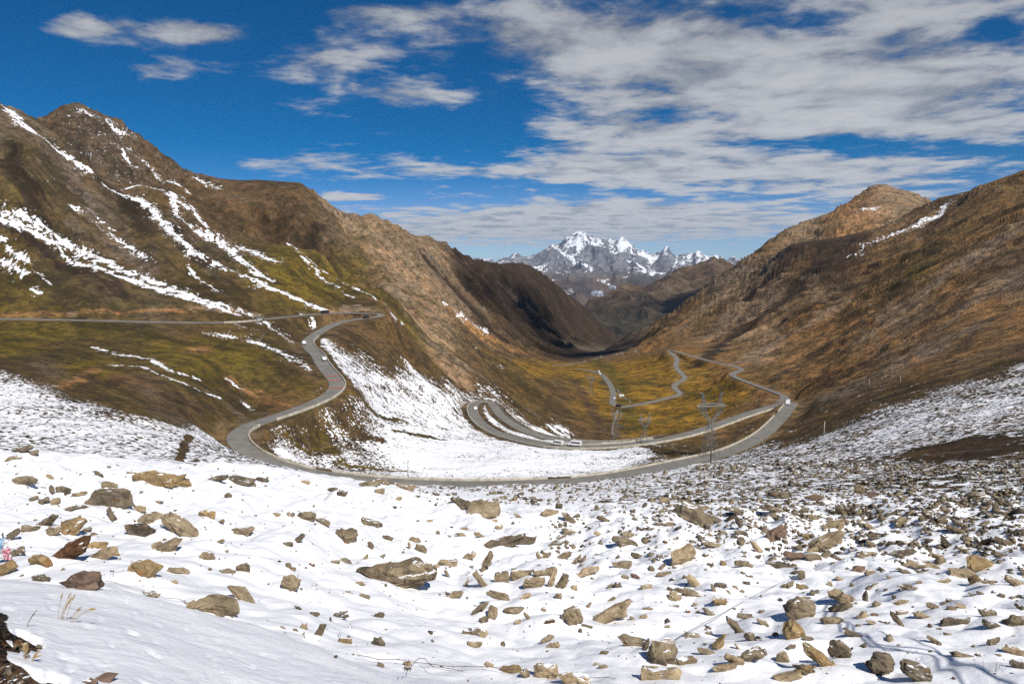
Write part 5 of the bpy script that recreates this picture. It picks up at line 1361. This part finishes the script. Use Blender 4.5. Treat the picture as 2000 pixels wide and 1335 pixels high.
# barbed wire and single wires
def wire(name, P, r, mat, label, cat, barbs=0, seed=1, group=None):
    cu = bpy.data.meshes.new(name); m = MB()
    for a, b in zip(P[:-1], P[1:]): m.bar(a, b, r, 5)
    rr = random.Random(seed)
    for k in range(barbs):
        i = int(len(P) * (k + .5) / barbs); p = Vector(P[min(i, len(P) - 1)])
        for _ in range(2):
            d = Vector((rr.uniform(-1, 1), rr.uniform(-1, 1), rr.uniform(-1, 1))).normalized() * r * 7; m.bar(p - d, p + d, r * .7, 4)
    return tag(m.build(name, mat, None), label, cat, group)
def near_wires():
    def lp(px, py, up=0.0):
        q = hit(px, py); return Vector((q.x, q.y, q.z + up))
    def path(pts, up=.03, wob=.02, n=10, seed=1):
        P = [lp(*p) for p in pts]; L = catmull([tuple(p) for p in P], .12); r = random.Random(seed); out = []
        for k, p in enumerate(L): out.append(Vector((p[0], p[1], max(p[2], float(zat(np.array(p[0]), np.array(p[1]))) + up) + r.uniform(0, wob))))
        return out
    M = mat_simple('rusty_wire', (.06, .04, .03), (.16, .09, .06), 40.0, .8, .1, .001)
    wire('barbed_wire', path([(700,1290),(760,1296),(840,1305),(930,1310),(1010,1318),(1100,1326),(1200,1334)], .06, .02, seed=2), .0035, M, 'lower strand of barbed wire sagging along the bottom edge of the snow', 'barbed wire', 16, 2, 'strands of old barbed wire')
    wire('barbed_wire', path([(790,1334),(805,1312),(830,1303),(845,1318),(870,1322),(905,1328)], .10, .03, seed=3), .0035, M, 'loose curl of barbed wire looping up at the bottom centre', 'barbed wire', 7, 3, 'strands of old barbed wire')
    wire('barbed_wire', path([(205,1138),(250,1150),(310,1166),(360,1178),(420,1190)], .03, .01, seed=4), .0025, M, 'faint thin wire running down right past the reddish slab', 'barbed wire', 4, 4, 'strands of old barbed wire')
    # the thin taut wire rising to the right
    a, b = hit(1190, 1334), hit(2000, 882)
    def dirpt(px, py, d): u, s = ray(px, py); return Vector((u * d, d, s * d))
    P = []; keys = [(1190,1337,8.6),(1330,1240,11.0),(1500,1148,15),(1740,1042,25),(1990,885,46)]
    for t in np.linspace(0, 1, 60):
        k = min(3, int(t * 4)); f = t * 4 - k; A, B = keys[k], keys[k + 1]; d = A[2] * (B[2] / A[2]) ** f
        f2 = (1 / A[2] - 1 / d) / (1 / A[2] - 1 / B[2]); P.append(dirpt(A[0] + (B[0] - A[0]) * f2, A[1] + (B[1] - A[1]) * f2, d))
    wire('taut_wire', P, .006, M_STEEL, 'thin taut grey wire rising to the right over the rubble', 'wire')
    # a bundle of cables off to the right: its shadow falls across the snow at the lower right
    rows = [[(1615,1165),(1640,1222),(1700,1262),(1760,1268)],
            [(1625,1185),(1680,1235),(1750,1262),(1830,1272),(1900,1300),(1985,1342)],
            [(1630,1190),(1700,1250),(1765,1270),(1820,1278),(1870,1318),(1890,1345)],
            [(1720,1232),(1790,1250),(1850,1280),(1930,1312),(2010,1350)]]
    for n, row in enumerate(rows):
        S = catmull([tuple(lp(*p)) for p in row], .25); out = []
        for k, p in enumerate(S):
            h = 4.1 + .25 * n; out.append(Vector(p) + SUN_DIR * (h / SUN_DIR.z))
        w = wire('cable', out, .018, M_TWIG, 'slack overhead cable off the right edge, its shadow the %s streak across the snow' % ('upper short', 'long middle', 'steep inner', 'lower right')[n], 'cable', 0, 1, 'slack cables hanging over the right edge')
near_wires()

# ------------------------------------------------------------------ little cloud in the far valley, and unseen clouds added overhead for shade
def mat_cloud(top=.9):
    m, g = new_mat('cloud')
    d = g.n('ShaderNodeBsdfDiffuse', {'Color': (.85, .87, .9, 1)}); tr = g.n('ShaderNodeBsdfTranslucent', {'Color': (.85, .87, .9, 1)}); tp = g.n('ShaderNodeBsdfTransparent')
    mx = g.n('ShaderNodeMixShader', {0: .5, 1: d.outputs[0], 2: tr.outputs[0]})
    lw = g.n('ShaderNodeLayerWeight', {'Blend': .45}).outputs['Facing']
    pos = g.n('ShaderNodeTexCoord').outputs['Object']
    f = g.math('MULTIPLY', g.ramp(lw, .9, .25), g.ramp(g.noise(pos, .012, 5.0, .6), .38, .6, .15 * top, top))
    mm = g.n('ShaderNodeMixShader', {0: f, 1: tp.outputs[0], 2: mx.outputs[0]})
    g.n('ShaderNodeOutputMaterial', {'Surface': mm.outputs[0]}); return m
M_CLOUD = mat_cloud()
def puff(px, py, d, w, h, label, seed):
    u, s = ray(px, py); bm = bmesh.new(); r = random.Random(seed)
    for k in range(9):
        x = r.uniform(-.36, .36); sz = (1 - abs(x) * 1.6) * r.uniform(.5, .9)
        bmesh.ops.create_icosphere(bm, subdivisions=4, radius=.5, matrix=Matrix.Translation((x * w, r.uniform(-.2, .2) * w, r.uniform(-.15, .15) * h)) @ Matrix.Diagonal((w * .42 * sz, w * .35 * sz, h * .9 * sz, 1)))
    P = np.array([v.co[:] for v in bm.verts]); a = fbm(P[:, 0] / (h * .5) + P[:, 1] / h, P[:, 2] / (h * .5) + 3, 4, seed)
    for v, k in zip(bm.verts, a): v.co += v.normal * float(k) * h * .12
    me = bpy.data.meshes.new('valley_cloud'); bm.to_mesh(me); bm.free(); me.polygons.foreach_set('use_smooth', [True] * len(me.polygons))
    o = link('valley_cloud', me, M_CLOUD); o.location = (u * d, d, s * d); return tag(o, label, 'cloud', 'small low clouds in the far valley', 'stuff')
puff(1166, 574, 7800, 250, 100, None, 3); puff(1197, 562, 8200, 120, 80, None, 5)

def shade_clouds():
    """unseen clouds added above the top of the frame to put the inner valley in shade"""
    for n, (tx, ty, tz, w, l, lab) in enumerate(((130, 1700, -60, 620, 1150, None), (1300, 1350, 60, 500, 330, None), (1500, 4700, -250, 1300, 1200, None))):
        h = 1750; t = (h - tz) / SUN_DIR.z; bm = bmesh.new(); r = random.Random(60 + n)
        for k in range(26):
            a, b = r.uniform(-.4, .4), r.uniform(-.4, .4); sz = 1 - .9 * math.hypot(a, b) * 1.3
            bmesh.ops.create_icosphere(bm, subdivisions=3, radius=.5, matrix=Matrix.Translation((a * w, b * l, r.uniform(-20, 30))) @ Matrix.Diagonal((w * .42 * sz, l * .34 * sz, 150 * sz, 1)))
        P = np.array([v.co[:] for v in bm.verts]); d = fbm(P[:, 0] / 90 + P[:, 2] / 90, P[:, 1] / 90, 4, 64)
        for v, k in zip(bm.verts, d): v.co += v.normal * float(k) * 28
        me = bpy.data.meshes.new('cloud'); bm.to_mesh(me); bm.free(); me.polygons.foreach_set('use_smooth', [True] * len(me.polygons))
        o = link('cloud', me, M_CLOUD); o.location = (tx + SUN_DIR.x * t, ty + SUN_DIR.y * t, h); tag(o, kind='stuff'); o.data.materials.clear(); o.data.materials.append(M_THIN)
M_THIN = mat_cloud(.30)
shade_clouds()

# ------------------------------------------------------------------ the air
def haze():
    m, g = new_mat('haze')
    v = g.n('ShaderNodeVolumePrincipled', {'Color': (.62, .74, .95, 1), 'Density': 1.9e-5, 'Anisotropy': .1})
    g.n('ShaderNodeOutputMaterial', {'Volume': v.outputs[0]})
    b = MB(); x0, x1, y0, y1, z0, z1 = -20500, 20500, -3000, 21500, -2400, 760
    b.box(((x0 + x1) / 2, (y0 + y1) / 2, (z0 + z1) / 2), (x1 - x0, y1 - y0, z1 - z0)); o = b.build('haze', m); tag(o, kind='stuff')
haze()
